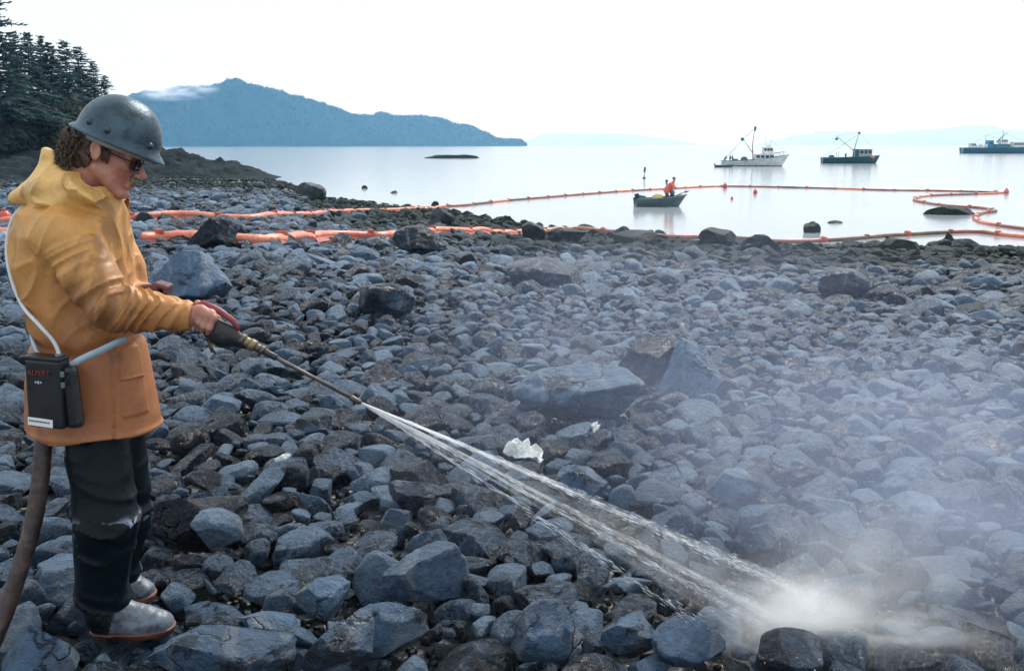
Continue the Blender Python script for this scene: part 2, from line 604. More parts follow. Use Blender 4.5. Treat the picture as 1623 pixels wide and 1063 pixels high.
# named boulders: name, centre px, foot px, width px, height px, depth ratio, kind of shape, tone, label, yaw, tilt
B = [
 ('boulder', 300, 862, 150, 112, .8, dict(angular=.75, flat=.8), .12, "big dark brown boulder with flat top right behind the worker's knee", .3, 4),
 ('boulder', 330, 872, 88, 66, .8, dict(angular=.5, flat=.75), .74, "pale speckled boulder with dark veins in front of the big dark brown one", .2, 10),
 ('boulder', 505, 972, 86, 70, .9, dict(angular=.95, flat=.75), .70, "pale flat-faced block with its smooth face tilted to the camera", .5, -22),
 ('boulder', 612, 1047, 132, 104, .85, dict(angular=.55, flat=.8), .55, "large rounded grey boulder with rough weathered skin at the front edge", .1, 6),
 ('boulder', 540, 1100, 112, 128, .8, dict(angular=1.0, flat=1.0), .42, "upright wedge-shaped stone with a ridge beside the large rounded grey boulder", .9, 20),
 ('boulder', 42, 1085, 128, 98, .8, dict(angular=.5, flat=.75), .70, "pale lichen-grey boulder in the front corner below the black hose", .1, 6),
 ('boulder', 412, 1012, 98, 46, .9, dict(angular=.8, flat=.5), .66, "pale wedge of stone lying flat a stride in front of the worker's toe", .4, 8),
 ('boulder', 355, 1090, 240, 84, .55, dict(angular=.7, flat=.45), .52, "long low rugged rock along the front edge ahead of the worker's boots", .05, 3),
 ('boulder', 668, 955, 140, 96, .8, dict(angular=.8, flat=.75, layers=.03), .50, "cracked bulky boulder in the open stones between worker and jet", .7, 12),
 ('boulder', 868, 1045, 122, 96, .8, dict(angular=.8, flat=.7), .50, "broad grey boulder with black underside at the front edge under the jet", .2, 8),
 ('boulder', 1000, 1030, 100, 74, .8, dict(angular=.8, flat=.7), .62, "pale blocky stone next under the low edge of the jet", .6, 12),
 ('boulder', 1264, 1075, 118, 74, .85, dict(angular=.3, flat=.72, rough=.6), .26, "smooth rounded dark boulder that the water jet breaks upon", .1, 0),
 ('boulder', 1100, 1062, 118, 80, .8, dict(angular=.6, flat=.7), .48, "grey boulder just before the splash with spray running down it", .3, 8),
 ('boulder', 930, 668, 214, 100, .75, dict(angular=.75, flat=.55, layers=.055), .58, "large ribbed rock slab with slanting layers rising through the spray", -.5, -16),
 ('boulder', 1098, 628, 112, 100, .45, dict(angular=1.0, flat=1.0), .62, "pale triangular slab standing on its point beyond the ribbed slab", .2, -14),
 ('boulder', 1032, 612, 96, 88, .9, dict(angular=1.0, flat=.9), .10, "dark shadowed block that the pale triangular slab leans on", .5, 6),  # stands in for the slab's shaded side; shade put into its dark tone
 ('boulder', 866, 458, 132, 62, .9, dict(angular=.4, flat=.6), .22, "broad dark rounded boulder alone in the middle of the beach", .1, 0),
 ('boulder', 287, 478, 136, 88, .7, dict(angular=.7, flat=.7), .62, "wide pale boulder with smooth slanting back behind the worker's sleeve", .2, -10),
 ('boulder', 333, 394, 78, 58, .8, dict(angular=.85, flat=.85), .20, "dark blocky boulder standing between the two booms nearest the worker", .3, 5),
 ('boulder', 658, 404, 84, 50, .8, dict(angular=.5, flat=.65), .16, "dark rounded boulder lying over the middle of the near boom", .2, 4),
 ('boulder', 487, 316, 50, 32, .9, dict(angular=.3, flat=.75), .14, "round dark boulder alone at the water's edge below the wooded hill", .2, 0),
 ('boulder', 602, 502, 96, 72, .9, dict(angular=1.0, flat=.8), .34, "angular boulder with one pale face and one black face up the beach", .8, 12),
 ('boulder', 1142, 390, 62, 34, .9, dict(angular=.4, flat=.65), .15, "weedy dark boulder at the tide line below the white fishing boat", .2, 0),
 ('boulder', 1214, 398, 62, 30, .9, dict(angular=.4, flat=.6), .15, "weedy dark boulder on the tide line where the near boom enters the water", .3, 0),
 ('boulder', 846, 380, 40, 32, .9, dict(angular=.4, flat=.8), .15, "small upright weedy boulder breaking the near boom in its middle", .2, 0),
 ('boulder', 905, 384, 66, 26, .9, dict(angular=.4, flat=.55), .15, "low weedy boulder beyond the upright one on the near boom", .2, 0),
 ('boulder', 1012, 390, 80, 34, .9, dict(angular=.4, flat=.6), .14, "broad weedy boulder at the tide line straight below the skiff", .2, 0),
 ('boulder', 700, 358, 42, 32, .9, dict(angular=.5, flat=.8), .15, "dark boulder where the far boom leaves the stones for the water", .2, 0),
 ('boulder', 1432, 402, 60, 28, .9, dict(angular=.4, flat=.6), .15, "weedy dark hump at the tide line below the long islet", .2, 0),
 ('boulder', 1356, 476, 92, 54, .9, dict(angular=.5, flat=.6), .18, "dark flat-topped boulder in thin spray well up the beach", .2, 0),
 ('boulder', 930, 792, 92, 54, .9, dict(angular=.5, flat=.65), .60, "humped pale-backed stone just up the beach from the jet, beyond the white scrap", .2, 8),
 ('boulder', 1180, 800, 90, 62, .9, dict(angular=.9, flat=.7), .55, "upright angular stone in the thick spray beyond the jet", .5, -10),
 ('boulder', 1205, 890, 84, 56, .9, dict(angular=.9, flat=.7), .30, "dark-sided block just beyond the lower end of the jet", .2, 10),
 ('boulder', 660, 800, 100, 44, .9, dict(angular=.6, flat=.5), .36, "dark long-backed stone lying below the upper part of the jet", .2, 8),
 ('boulder', 500, 688, 60, 34, .9, dict(angular=.5, flat=.6), .42, "humped stone straight below the tip of the lance", .2, 8),
]
LANDMARKS = []
def place_boulder(spec, idx):
    name, px, fpy, w, h, dep, kw, tone, label, yaw, tilt = spec
    foot = ground_hit(px, fpy)
    d = ray(px, fpy)
    dist = foot.y / d.y
    W, H = w / FPX * dist / 1.0, h / FPX * dist
    sub = 5 if w > 60 else 4
    v = rock_verts(900 + idx * 7, sub, **kw)
    ext = np.abs(v).max(0)
    v = v / ext
    # real height, allowing for the look down onto the top of it
    depr = math.atan2(-d.z, d.y)
    depth = W * dep
    Hz = max(.25 * W, (H - depth * math.sin(depr) * .45) / math.cos(depr))
    v = v * np.array([W / 2, depth / 2, Hz * .62])
    rot = np.array(Euler((R(tilt * .4), R(tilt * .5), yaw)).to_matrix())
    v = v @ rot.T
    ex = (v[:, 0].max() - v[:, 0].min())
    v *= np.array([W / ex, 1, 1])
    me = rock_mesh(name, v, sub, M_ROCK)
    o = bpy.data.objects.new(name, me)
    COL.objects.link(o)
    o.location = (foot.x, foot.y + depth * .45, foot.z + v[:, 2].max() * .52)
    o.color = (tone, .8 if 'brown' in label else .15, 0, 1)
    tag(o, label, 'boulder', 'boulders of the beach')
    STONES.append((o.location.x, o.location.y, max(W, depth) * .5))
    return o
BOULDERS = [place_boulder(s, i) for i, s in enumerate(B)]

# the loose stones: big first, then ever smaller into the gaps
cell = .45
gridh = {}
def near_ok(x, y, r, fac):
    R_ = r + .75
    for i in range(int((x - R_) // cell), int((x + R_) // cell) + 1):
        for j in range(int((y - R_) // cell), int((y + R_) // cell) + 1):
            for (a, b, q) in gridh.get((i, j), ()):
                if (a - x) ** 2 + (b - y) ** 2 < ((q + r) * fac) ** 2:
                    return False
    return True
def put(x, y, r):
    gridh.setdefault((int(x // cell), int(y // cell)), []).append((x, y, r))

MANPX = ground_hit(200, 1000)
def put_big(x, y, r):
    for k in range(max(1, int(r / .35)) if r > .6 else 1):
        put(x, y, min(r, .7))
for (x, y, r) in STONES: put_big(x, y, r * .86)
bigs = [(x, y, r * .82) for (x, y, r) in STONES if r > .6]

def shore_y(x, y):
    a = x / max(y, 2.5)
    return float(np.interp(a, _SA, _SW))

FIELD = []
def wedge(n, y0, y1, e):
    """points in the view's wedge, thinning with distance like 1/y**e"""
    u = rng.random(n)
    p = 2 - e
    y = (y0 ** p + u * (y1 ** p - y0 ** p)) ** (1 / p) if abs(p) > 1e-6 else y0 * (y1 / y0) ** u
    x = (rng.random(n) * 2 - 1) * (.60 * y + .9)
    return x, y

def scatter(n, y0, y1, e, rlo, rhi, fac):
    xs, ys = wedge(n, y0, y1, e)
    us = rng.random(n) ** 1.6
    for x, y, u in zip(xs, ys, us):
        s = .82 + .030 * min(max(y - 3, 0), 25)
        r = (rlo + (rhi - rlo) * u) * s
        if y > shore_y(x, y) + 1.5: continue
        if any((x - a) ** 2 + (y - b) ** 2 < (q + r * .5) ** 2 for a, b, q in bigs): continue
        if near_ok(x, y, r, fac):
            put(x, y, r)
            FIELD.append((x, y, r))
# weedy boulders crowding the tide line
TIDE = []
tr_ = np.random.default_rng(77)
for k in range(400):
    a = tr_.uniform(-.16, .56)
    Wd = float(np.interp(a, _SA, _SW))
    y = Wd - abs(tr_.normal(0, 3.2)) + tr_.uniform(-.5, 1.2); x = a * y
    r = tr_.uniform(.28, .85) ** 1.15
    if len(TIDE) < 58 and near_ok(x, y, r, .72) and not any((x - b) ** 2 + (y - c) ** 2 < (q + r * .6) ** 2 for b, c, q in bigs):
        put(x, y, min(r, .7)); TIDE.append(len(FIELD)); FIELD.append((x, y, r))
# stones under the boots, tops level with the soles
FOOT = []
for (fx, fy, fr) in ((-1.26, 3.17, .17), (-1.10, 3.42, .16), (-1.42, 3.2, .12)):
    put(fx, fy, fr * .9); FOOT.append((fx, fy, fr))
scatter(2600, 1.9, 10, 1.3, .125, .20, .80)
scatter(7000, 1.9, 14, 1.3, .085, .125, .78)
scatter(9000, 9, 64, 1.7, .15, .26, .76)
scatter(11000, 1.9, 24, 1.5, .055, .085, .78)
scatter(26000, 9, 66, 1.75, .08, .15, .74)
scatter(14000, 50, 150, 1.4, .09, .20, .8)
scatter(7000, 1.9, 14, 1.4, .034, .055, .78)

# the 262 that show largest are things of their own, the rest one field
def in_view(x, y, z, m=6):
    px, py, f = project(x, y, z)
    return f > .3 and -m < px < 1623 + m and 236 < py < 1063 + m
vis = []
for (x, y, r) in FIELD:
    z = float(gz(x, y))
    px, py, f = project(x, y, z)
    vis.append((r * FPX / f if in_view(x, y, z, 10) else 0, px, py))
order = sorted(range(len(FIELD)), key=lambda k: -vis[k][0])
N_SINGLE = 300 - len(BOULDERS) - len(FOOT)
single = TIDE + [k for k in order if vis[k][0] > 0 and k not in set(TIDE)][:N_SINGLE - len(TIDE)]
sset = set(single)

LM = [((-1.26, 3.1), "the worker's boots"), ((-1.75, 3.3), "the black hose"),
      ] + [((BOULDERS[i].location.x, BOULDERS[i].location.y), t) for i, t in (
          (0, "the big dark-brown boulder"), (2, "the pale flat-faced block"), (3, "the large rounded front boulder"), (5, "the pale corner boulder"),
          (8, "the cracked bulky boulder"), (9, "the black-bottomed front boulder"), (10, "the pale jet-side block"), (11, "the dark splash boulder"),
          (13, "the ribbed slab"), (14, "the triangular slab"), (30, "the humped pale-backed stone"), (31, "the upright spray-hidden stone"), (32, "the dark-sided jet block"), (33, "the long-backed dark stone"), (34, "the humped lance-tip stone"), (7, "the long low front rock"), (22, "the tide-line boulder below the white boat"), (23, "the boulder where the boom floats"), (26, "the tide-line boulder below the skiff"), (25, "the low boulder on the boom"), (27, "the boulder at the far boom"), (28, "the tide-line hump below the islet"))]
ORD = ['nearest', 'second', 'third', 'fourth', 'fifth', 'sixth', 'seventh', 'eighth', 'ninth', 'tenth', 'eleventh', 'twelfth', 'thirteenth', 'fourteenth', 'fifteenth',
       'sixteenth', 'seventeenth', 'eighteenth', 'nineteenth', 'twentieth', 'twenty-first', 'twenty-second', 'twenty-third', 'twenty-fourth', 'twenty-fifth', 'twenty-sixth', 'twenty-seventh', 'twenty-eighth', 'twenty-ninth', 'thirtieth']
DIRS = ['away from the worker', 'toward the sea', 'toward the worker', 'toward the camera']
cells_ = {}
for k in single:
    x, y, r = FIELD[k]
    ds = [((x - a) ** 2 + (y - b) ** 2, j) for j, ((a, b), t) in enumerate(LM)]
    d2, j = min(ds)
    (a, b), t = LM[j]
    ang = math.atan2(y - b, x - a)
    q = int(((ang + math.pi / 4) % (2 * math.pi)) // (math.pi / 2))
    cells_.setdefault((j, q), []).append((d2, k))
LAB = {}
for (j, q), L in cells_.items():
    for nn, (d2, k) in enumerate(sorted(L)):
        LAB[k] = (ORD[min(nn, 29)], LM[j][1], DIRS[q])

TIDESET = set(TIDE)
def add_single(x, y, r, k, top=None, lab=None):
    pi = rnd.randrange(NP)
    me, ang, fl = NEAR[pi]
    o = bpy.data.objects.new('stone', me)
    COL.objects.link(o)
    tone = min(.95, max(.05, rnd.gauss(.50, .23)))
    tide = k is not None and k in TIDESET
    if tide: tone = .3
    o.color = (tone, rnd.choice([.02, .02, .05, .15]), 0, 1)
    s = r * 1.13
    o.scale = (s * rnd.uniform(.95, 1.12), s * rnd.uniform(.92, 1.1), s * rnd.uniform(.85, 1.15))
    tl = 9 if top is not None else 20
    o.rotation_euler = (R(rnd.gauss(0, tl)), R(rnd.gauss(0, tl)), rnd.uniform(0, 2 * math.pi))
    z = float(gz(x, y))
    o.location = (x, y, z - r * fl * rnd.uniform(.35, .75) if top is None else top - s * fl * .93)
    tw = 'weedy' if tide else 'dark' if tone < .36 else 'pale grey' if tone > .66 else 'mid-grey'
    sw = 'angular' if ang > .75 else 'rounded' if ang < .5 else 'worn'
    fw = ' flat' if fl < .52 else ''
    if lab is None:
        a, b, c = LAB[k]
        lab = f"{tw} {sw}{fw} stone, {a} from {b} {c}"
    tag(o, lab, 'stone', 'loose stones of the beach')
    return o
for k in single: add_single(*FIELD[k], k)
for (fx, fy, fr), lab in zip(FOOT, ("flat stone under the worker's near boot", "flat stone under the worker's farther boot", "flat stone under the heel of the worker's near boot")):
    add_single(fx, fy, fr, None, top=.0, lab=lab)

# field of all the others: instances of hidden prototypes on points
def proto_collection(name, items):
    c = bpy.data.collections.new(name)
    for me in items:
        c.objects.link(bpy.data.objects.new(me.name, me))
    return c

def instance_field(name, pts, rot, scl, coll, mat):
    me = bpy.data.meshes.new(name)
    me.from_pydata(pts.tolist(), [], [])
    for nm, arr in (('rot', rot), ('scl', scl)):
        at_ = me.attributes.new(nm, 'FLOAT_VECTOR', 'POINT')
        at_.data.foreach_set('vector', np.asarray(arr, np.float32).ravel())
    me.materials.append(mat)
    o = bpy.data.objects.new(name, me)
    COL.objects.link(o)
    ng = bpy.data.node_groups.new(name, 'GeometryNodeTree')
    ng.interface.new_socket('Geometry', in_out='INPUT', socket_type='NodeSocketGeometry')
    ng.interface.new_socket('Geometry', in_out='OUTPUT', socket_type='NodeSocketGeometry')
    gi, go = ng.nodes.new('NodeGroupInput'), ng.nodes.new('NodeGroupOutput')
    ip = ng.nodes.new('GeometryNodeInstanceOnPoints')
    ci = ng.nodes.new('GeometryNodeCollectionInfo')
    ci.inputs['Collection'].default_value = coll
    ci.inputs['Separate Children'].default_value = True
    ci.inputs['Reset Children'].default_value = True
    ip.inputs['Pick Instance'].default_value = True
    na, nb = ng.nodes.new('GeometryNodeInputNamedAttribute'), ng.nodes.new('GeometryNodeInputNamedAttribute')
    na.data_type = nb.data_type = 'FLOAT_VECTOR'
    na.inputs['Name'].default_value = 'rot'; nb.inputs['Name'].default_value = 'scl'
    er = ng.nodes.new('FunctionNodeEulerToRotation')
    L = ng.links.new
    L(gi.outputs[0], ip.inputs['Points'])
    L(ci.outputs[0], ip.inputs['Instance'])
    L(na.outputs[0], er.inputs[0]); L(er.outputs[0], ip.inputs['Rotation'])
    L(nb.outputs[0], ip.inputs['Scale'])
    L(ip.outputs[0], go.inputs[0])
    md = o.modifiers.new('field', 'NODES')
    md.node_group = ng
    return o

FARP = proto_collection('stone_prototypes', [rock_mesh('stone_proto', rock_verts(500 + k, 3, rnd.uniform(.35, 1), rnd.choice([.40, .46, .52, .58, .70])), 3, M_ROCK_FAR) for k in range(26)])
rest = [FIELD[k] for k in range(len(FIELD)) if k not in sset]
P_ = np.array(rest)
zz = gz(P_[:, 0], P_[:, 1])
n = len(P_)
pts = np.stack([P_[:, 0], P_[:, 1], zz - P_[:, 2] * rng.uniform(.1, .42, n)], -1)
rot = np.stack([rng.normal(0, .30, n), rng.normal(0, .30, n), rng.uniform(0, 6.28, n)], -1)
scl = P_[:, 2][:, None] * 1.15 * rng.uniform(.88, 1.15, (n, 3))
tag(instance_field('beach_stones', pts, rot, scl, FARP, M_ROCK_FAR), kind='stuff')

# gravel in the gaps
xs, ys = wedge(26000, 1.9, 34, 1.55)
keep = np.array([y < shore_y(x, y) for x, y in zip(xs, ys)])
xs, ys = xs[keep], ys[keep]
n = len(xs)
rr = rng.uniform(.012, .034, n) * (.85 + .05 * np.clip(ys - 3, 0, 30))
M_GRAVEL = simple_mat('dark_gravel', (.014, .021, .030), .45, 0, .5, 2, .3, 12)  # near-black colour put on the gravel so the gaps stay dark
GRP = proto_collection('gravel_prototypes', [rock_mesh('pebble_proto', rock_verts(700 + k, 2, .6, .65), 2, M_GRAVEL) for k in range(8)])
pts = np.stack([xs, ys, gz(xs, ys) - .13 + rr * .2], -1)
tag(instance_field('gravel', pts, rng.uniform(0, 6.28, (n, 3)), rr[:, None] * rng.uniform(.8, 1.3, (n, 3)), GRP, M_GRAVEL), kind='stuff')
print('stones', len(FIELD), 'single', len(single))

# rocks standing in the water
def sea_rock(px, py, w, h, name, label, cat, seed, flat=.6, stretch=1.0, sub=4):
    d = ray(px, py)
    t = (WZ - CAMZ) / d.z
    p = Vector((d.x * t, d.y * t, WZ))
    W, H = w / FPX * t, h / FPX * t
    v = rock_verts(seed, sub, .4, flat)
    v = v / np.abs(v).max(0)
    v[:, 2] += .12 * fbm(v * np.array([3.0, 2, 2]), seed, 4)
    v = v * np.array([W / 2, W * .36 * stretch, H * 1.15])
    me = rock_mesh(name, v, sub, M_ROCK)
    o = bpy.data.objects.new(name, me)
    COL.objects.link(o)
    o.location = (p.x, p.y + W * .3 * stretch, WZ - H * .1)
    o.color = (.12, 0, 0, 1)
    return tag(o, label, cat)
sea_rock(1290, 369, 32, 17, 'sea_rock', 'dark pointed rock standing in still water inside the boom', 'rock', 41, .8)
sea_rock(1326, 354, 24, 4, 'sea_rock', 'thin flat rock awash just beyond the dark pointed rock', 'rock', 42)
sea_rock(577, 299, 11, 5, 'sea_rock', 'small dark rock awash near the round boulder at the shore', 'rock', 43)
sea_rock(624, 306, 12, 4, 'sea_rock', 'small dark rock awash between shore boulder and far boom', 'rock', 44)
sea_rock(452, 303, 18, 6, 'sea_rock', 'low dark rock in the shallows inshore of the round boulder', 'rock', 45)
sea_rock(1511, 341, 94, 13, 'reef', 'long low weedy islet that the orange boom bends around', 'islet', 46, .5, .55)
sea_rock(721, 251, 100, 5.5, 'islet', 'flat dark islet far out below the end of the wooded hill', 'islet', 47, .5, .4)
sea_rock(1506, 388, 24, 18, 'sea_rock', 'round weedy rock in the shallows right under the near boom', 'rock', 48, .8)
for k, (px, py, w, h) in enumerate(((745, 358, 36, 14), (805, 358, 32, 16), (775, 354, 26, 9), (640, 338, 26, 12), (590, 333, 30, 10), (578, 330, 14, 12), (690, 327, 14, 8))):
    sea_rock(px, py, w, h, 'sea_rock', ('weedy rock in the shallows between the booms below the open sea', 'square weedy rock in the shallows by the near boom', 'low weedy rock between two others in the shallows', 'weedy rock beside the far boom on the shore',
             'flat weedy rock where the far boom nears the water', 'small upright rock behind the far boom at the shore', 'small round rock peeping over the far boom')[k], 'rock', 60 + k, .7)
# ------------------------------------------------------------------ spruces on the headland
def foliage_material(name, a, b):
    t = NT(name)
    o = t.obj()
    info = t.n('ShaderNodeObjectInfo')
    n = t.noise(o, .55, 4, .6)
    c = t.mix(t.ramp(n, [(.35, 0.), (.68, 1.)]), a, b)
    c = t.mix(.5, c, t.ramp(info.outputs['Random'], [(0, .6), (1, 1.25)]), 'MULTIPLY')
    b = t.bsdf(c, .7, 0, None, .2)
    tr = t.n('ShaderNodeBsdfTranslucent'); t.link(c, tr.inputs['Color'])
    mx = t.n('ShaderNodeMixShader'); mx.inputs[0].default_value = .4
    t.link(b.outputs[0], mx.inputs[1]); t.link(tr.outputs[0], mx.inputs[2]); t.link(mx.outputs[0], t.out.inputs['Surface'])
    return t.m
M_NEEDLE = foliage_material('spruce_needles', (.034, .070, .076), (.085, .140, .130))  # the fog's pale blue is mixed into the needle colours
M_BUSH = foliage_material('alder_leaves', (.030, .044, .036), (.088, .092, .066))
M_BARK = simple_mat('bark', (.085, .075, .065), .9, 0, .4, 3, .4, 12)

def spruce_meshes(seed, H, Wd, gap):
    r = np.random.default_rng(seed)
    V, F = [], []
    def spray(p, d, L, droop):
        # a flat branch spray: spine with side twigs as narrow leaf-like quads
        d = d / np.linalg.norm(d)
        side = np.cross(d, [0, 0, 1.]); side /= np.linalg.norm(side)
        n = max(3, int(L / .22))
        for k in range(n):
            t = (k + .6) / n
            c = p + d * L * t + np.array([0, 0, -droop * L * t * t + .12 * L * t])
            w = (1 - t * .75) * .42 * min(1.0, .35 + L * .25) + .12
            for sgn in (-1, 1):
                q = side * sgn * w * r.uniform(.6, 1.2) + d * w * .55 + np.array([0, 0, r.uniform(-.28, .02) * w * 1.6])
                th = (d * .16 + np.array([0, 0, r.uniform(-.10, .16)])) * r.uniform(.7, 1.5)
                b = len(V)
                V.extend([c, c + q * .55 + th, c + q, c + q * .5 - th])
                F.append((b, b + 1, b + 2, b + 3))
            if r.random() < .6:
                b = len(V)
                hg = np.array([r.uniform(-.06, .06), r.uniform(-.06, .06), -r.uniform(.12, .34)])
                V.extend([c, c + d * .12, c + hg + d * .06])
                F.append((b, b + 1, b + 2))
    z = H * r.uniform(.10, .2)
    while z < H * .985:
        t = z / H
        L = Wd * (1 - t) ** .72 * r.uniform(.65, 1.15) + .18
        L *= 1 + .35 * math.sin(z * 1.7 + seed) * math.sin(z * .6 + seed * 2)
        nb = 2 if r.random() < .5 else 1
        a0 = r.uniform(0, 6.28)
        for k in range(nb):
            if r.random() < gap * .6: continue
            skew = 1 + .4 * math.sin(a0 + seed * 1.3 + z * .4)
            a = a0 + k * 6.283 / nb + r.normal(0, .25)
            l = L * r.uniform(.5, 1.25) * skew
            up = .25 * t - .12
            spray(np.array([0, 0, z + r.normal(0, .1)]), np.array([math.cos(a), math.sin(a), up]), l, .30 * (1 - t) + .08)
        z += (.20 + .19 * (1 - t)) * H / 14 * r.uniform(.5, 1.5) / 3.4
    crown = (V, F)
    trunk = tube_arrays([(0, 0, -1.0), (0.03, 0, H * .35), (0, .04, H * .7), (0, 0, H * .99)], [.19 * H / 14, .15 * H / 14, .08 * H / 14, .015], 7)
    tv, tf = [trunk[0]], [trunk[1]]
    return crown, trunk

def tree_proto(name, seed, H, Wd, gap, mat):
    (cv, cf), (tv, tf) = spruce_meshes(seed, H, Wd, gap)
    mc = bpy.data.meshes.new('crown'); mc.from_pydata([tuple(v) for v in cv], [], cf); mc.materials.append(mat); mc.update()
    mt = bpy.data.meshes.new('trunk'); mt.from_pydata([tuple(v) for v in tv], [], tf); mt.materials.append(M_BARK); mt.update()
    return mc, mt
SPR = [tree_proto('spruce', 30 + k, 14, w * 1.2, g, M_NEEDLE) for k, (w, g) in enumerate(((2.5, .12), (2.1, .2), (2.9, .15), (1.8, .28), (2.3, .35), (3.2, .3)))]

def bush_proto(seed):
    r = np.random.default_rng(seed)
    V, F = [], []
    for k in range(2600):
        d = r.normal(size=3); d /= np.linalg.norm(d); d[2] = abs(d[2])
        lump = 1 + .3 * math.sin(5 * d[0] + seed) * math.cos(4 * d[1])
        p = d * r.uniform(.55, 1.0) * lump * np.array([1.5, 1.5, 1.9])
        a, b = r.normal(size=3) * .085, r.normal(size=3) * .085
        i = len(V)
        V.extend([p - a, p + b, p + a, p - b]); F.append((i, i + 1, i + 2, i + 3))
    mc = bpy.data.meshes.new('foliage'); mc.from_pydata([tuple(v) for v in V], [], F); mc.materials.append(M_BUSH); mc.update()
    st = []
    for k in range(5):
        a = k * 1.26
        st.append(tube_arrays([(0, 0, -.4), (.3 * math.cos(a), .3 * math.sin(a), .6), (.9 * math.cos(a), .9 * math.sin(a), 1.5)], [.06, .04, .015], 5))
    v, f = join_arrays(st)
    ms = bpy.data.meshes.new('stem'); ms.from_pydata([tuple(x) for x in v], [], f); ms.materials.append(M_BARK); ms.update()
    return mc, ms
BUS = [bush_proto(70 + k) for k in range(3)]

def plant_tree(px, D, top_py, proto, label, name='spruce_tree', cat='tree', group='spruces on the headland', wid=1.0, base=None):
    x = (px - CX) / FPX * D * .982
    z = float(head_z(np.array(float(px)), np.array(float(D)))) - .2
    top = CAMZ + (230 - top_py) / FPX * D * .95
    s = (top - z) / 14
    e = empty(name, (x, D, z), label, cat, group, rnd.uniform(0, 6.28))
    e.scale = (s * wid, s * wid, s)
    e.rotation_euler.x = R(rnd.gauss(0, 2)); e.rotation_euler.y = R(rnd.gauss(0, 2))
    for nm, me in zip(('crown', 'trunk'), proto):
        o = bpy.data.objects.new(nm, me); COL.objects.link(o); o.parent = e
TREES = [
 (6, 138, -32, 5, "tallest spruce with drooping open branches at the edge of the wood", 1.25),
 (-38, 150, -25, 0, "tall dense spruce beside the tallest open-branched one", 1.2),
 (36, 158, 50, 3, "thin ragged spruce next to the tallest one", 1.1),
 (57, 165, 52, 0, "straight pointed spruce with thin tip, second beyond the tallest", 1.25),
 (75, 172, 56, 4, "gappy spruce whose leaning tip shows between two dense ones", 1.1),
 (93, 168, 66, 1, "short-tipped spruce just before the blunt-topped dense one", 1.3),
 (116, 162, 64, 2, "dense blunt-topped spruce above the worker's helmet", 1.0),
 (138, 172, 74, 4, "open flat-topped spruce with sky showing through it", 1.45),
 (154, 176, 96, 4, "leaning open spruce near the end of the wood", 1.3),
 (165, 170, 118, 2, "last spruce at the end of the wood, low and dense", .95),
 (20, 176, 70, 2, "dark spruce filling the gap behind the tallest one", 1.1),
 (46, 184, 84, 0, "shaded spruce behind the straight pointed one", 1.2),
 (84, 188, 88, 2, "shaded spruce behind the gappy leaning-tipped one", 1.1),
 (104, 182, 98, 0, "shaded spruce behind the dense blunt-topped one", 1.2),
 (128, 186, 104, 2, "shaded spruce below the open flat-topped one", 1.1),
 (148, 180, 128, 0, "small spruce under the leaning open one", 1.3),
 (66, 150, 104, 1, "young spruce standing at the front of the wood", 1.2),
 (24, 148, 110, 2, "bushy young spruce before the foot of the tallest one", 1.1),
 (-80, 160, 10, 2, "broad spruce farther into the wood", 1.1),
 (-130, 165, 0, 0, "tall spruce deep in the wood", 1.1),
]
for px, D, tp, pi, lab, wd in TREES:
    plant_tree(px, D, tp, SPR[pi], lab, wid=wd * 1.22)
BL = ["bush with brownish leaves before the foot of the tallest spruce", "olive bush on the bank behind the worker's hood", "round olive bush at the crest of the rocky bank", "brown-green bush low in the dark of the wood",
      "wide bush between young spruce and rock bank", "bush under the dense blunt-topped spruce", "bush half hidden by the worker's helmet", "scrubby bush at the end of the wood", "bush above the grey rock bank near the edge", "tall shrub in the shade of the wood",
      "brownish shrub by the thin ragged spruce", "olive shrub below the short-tipped spruce", "shrub right at the cliff's end below the last spruce", "low shrub on the crest beside the last spruce"]
for k, (px, D, tp) in enumerate(((4, 140, 160), (30, 144, 165), (52, 142, 158), (72, 150, 150), (90, 144, 168), (112, 148, 152), (130, 150, 160), (160, 152, 158), (14, 136, 186), (46, 160, 140), (38, 138, 184), (98, 140, 184), (176, 150, 176), (190, 152, 196))):
    plant_tree(px, D, tp, BUS[k % 3], BL[k], 'alder_bush', 'bush', 'bushes below the spruces', 1.0)
for o in list(SC.objects):
    if o.name.startswith('alder_bush') and o.parent is None:
        s = o.scale.z * 14 / 2.4
        o.scale = (s * 1.15, s * 1.15, s)
        for c in o.children:
            if c.name.startswith('crown'): c.name = 'foliage'
            if c.name.startswith('trunk'): c.name = 'stem'

# low forest texture on the far hill: tree tips as one mass
def forest_tips():
    ny, nx = hv.shape[:2]
    n = 9000
    j = rng.uniform(0, ny * .56, n); i = rng.uniform(0, nx - 1.001, n)
    j0, i0 = j.astype(int), i.astype(int)
    fj, fi = (j - j0)[:, None], (i - i0)[:, None]
    p = hv[j0, i0] * (1 - fj) * (1 - fi) + hv[j0 + 1, i0] * fj * (1 - fi) + hv[j0, i0 + 1] * (1 - fj) * fi + hv[j0 + 1, i0 + 1] * fj * fi
    p = p[p[:, 2] > WZ + 2]
    V, F = [], []
    for q in p:
        h = rng.uniform(5, 11); w = h * rng.uniform(.22, .34); a0 = rng.uniform(0, 6)
        b = len(V)
        for k in range(4):
            a = a0 + k * 1.571
            V.append((q[0] + w * math.cos(a), q[1] + w * math.sin(a), q[2] - 1.5))
        V.append((q[0] + rng.normal(0, .3), q[1], q[2] + h))
        F += [(b, b + 1, b + 4), (b + 1, b + 2, b + 4), (b + 2, b + 3, b + 4), (b + 3, b, b + 4)]
    tag(mesh_obj('far_forest', V, F, M_HILL, smooth=False), kind='stuff')
forest_tips()

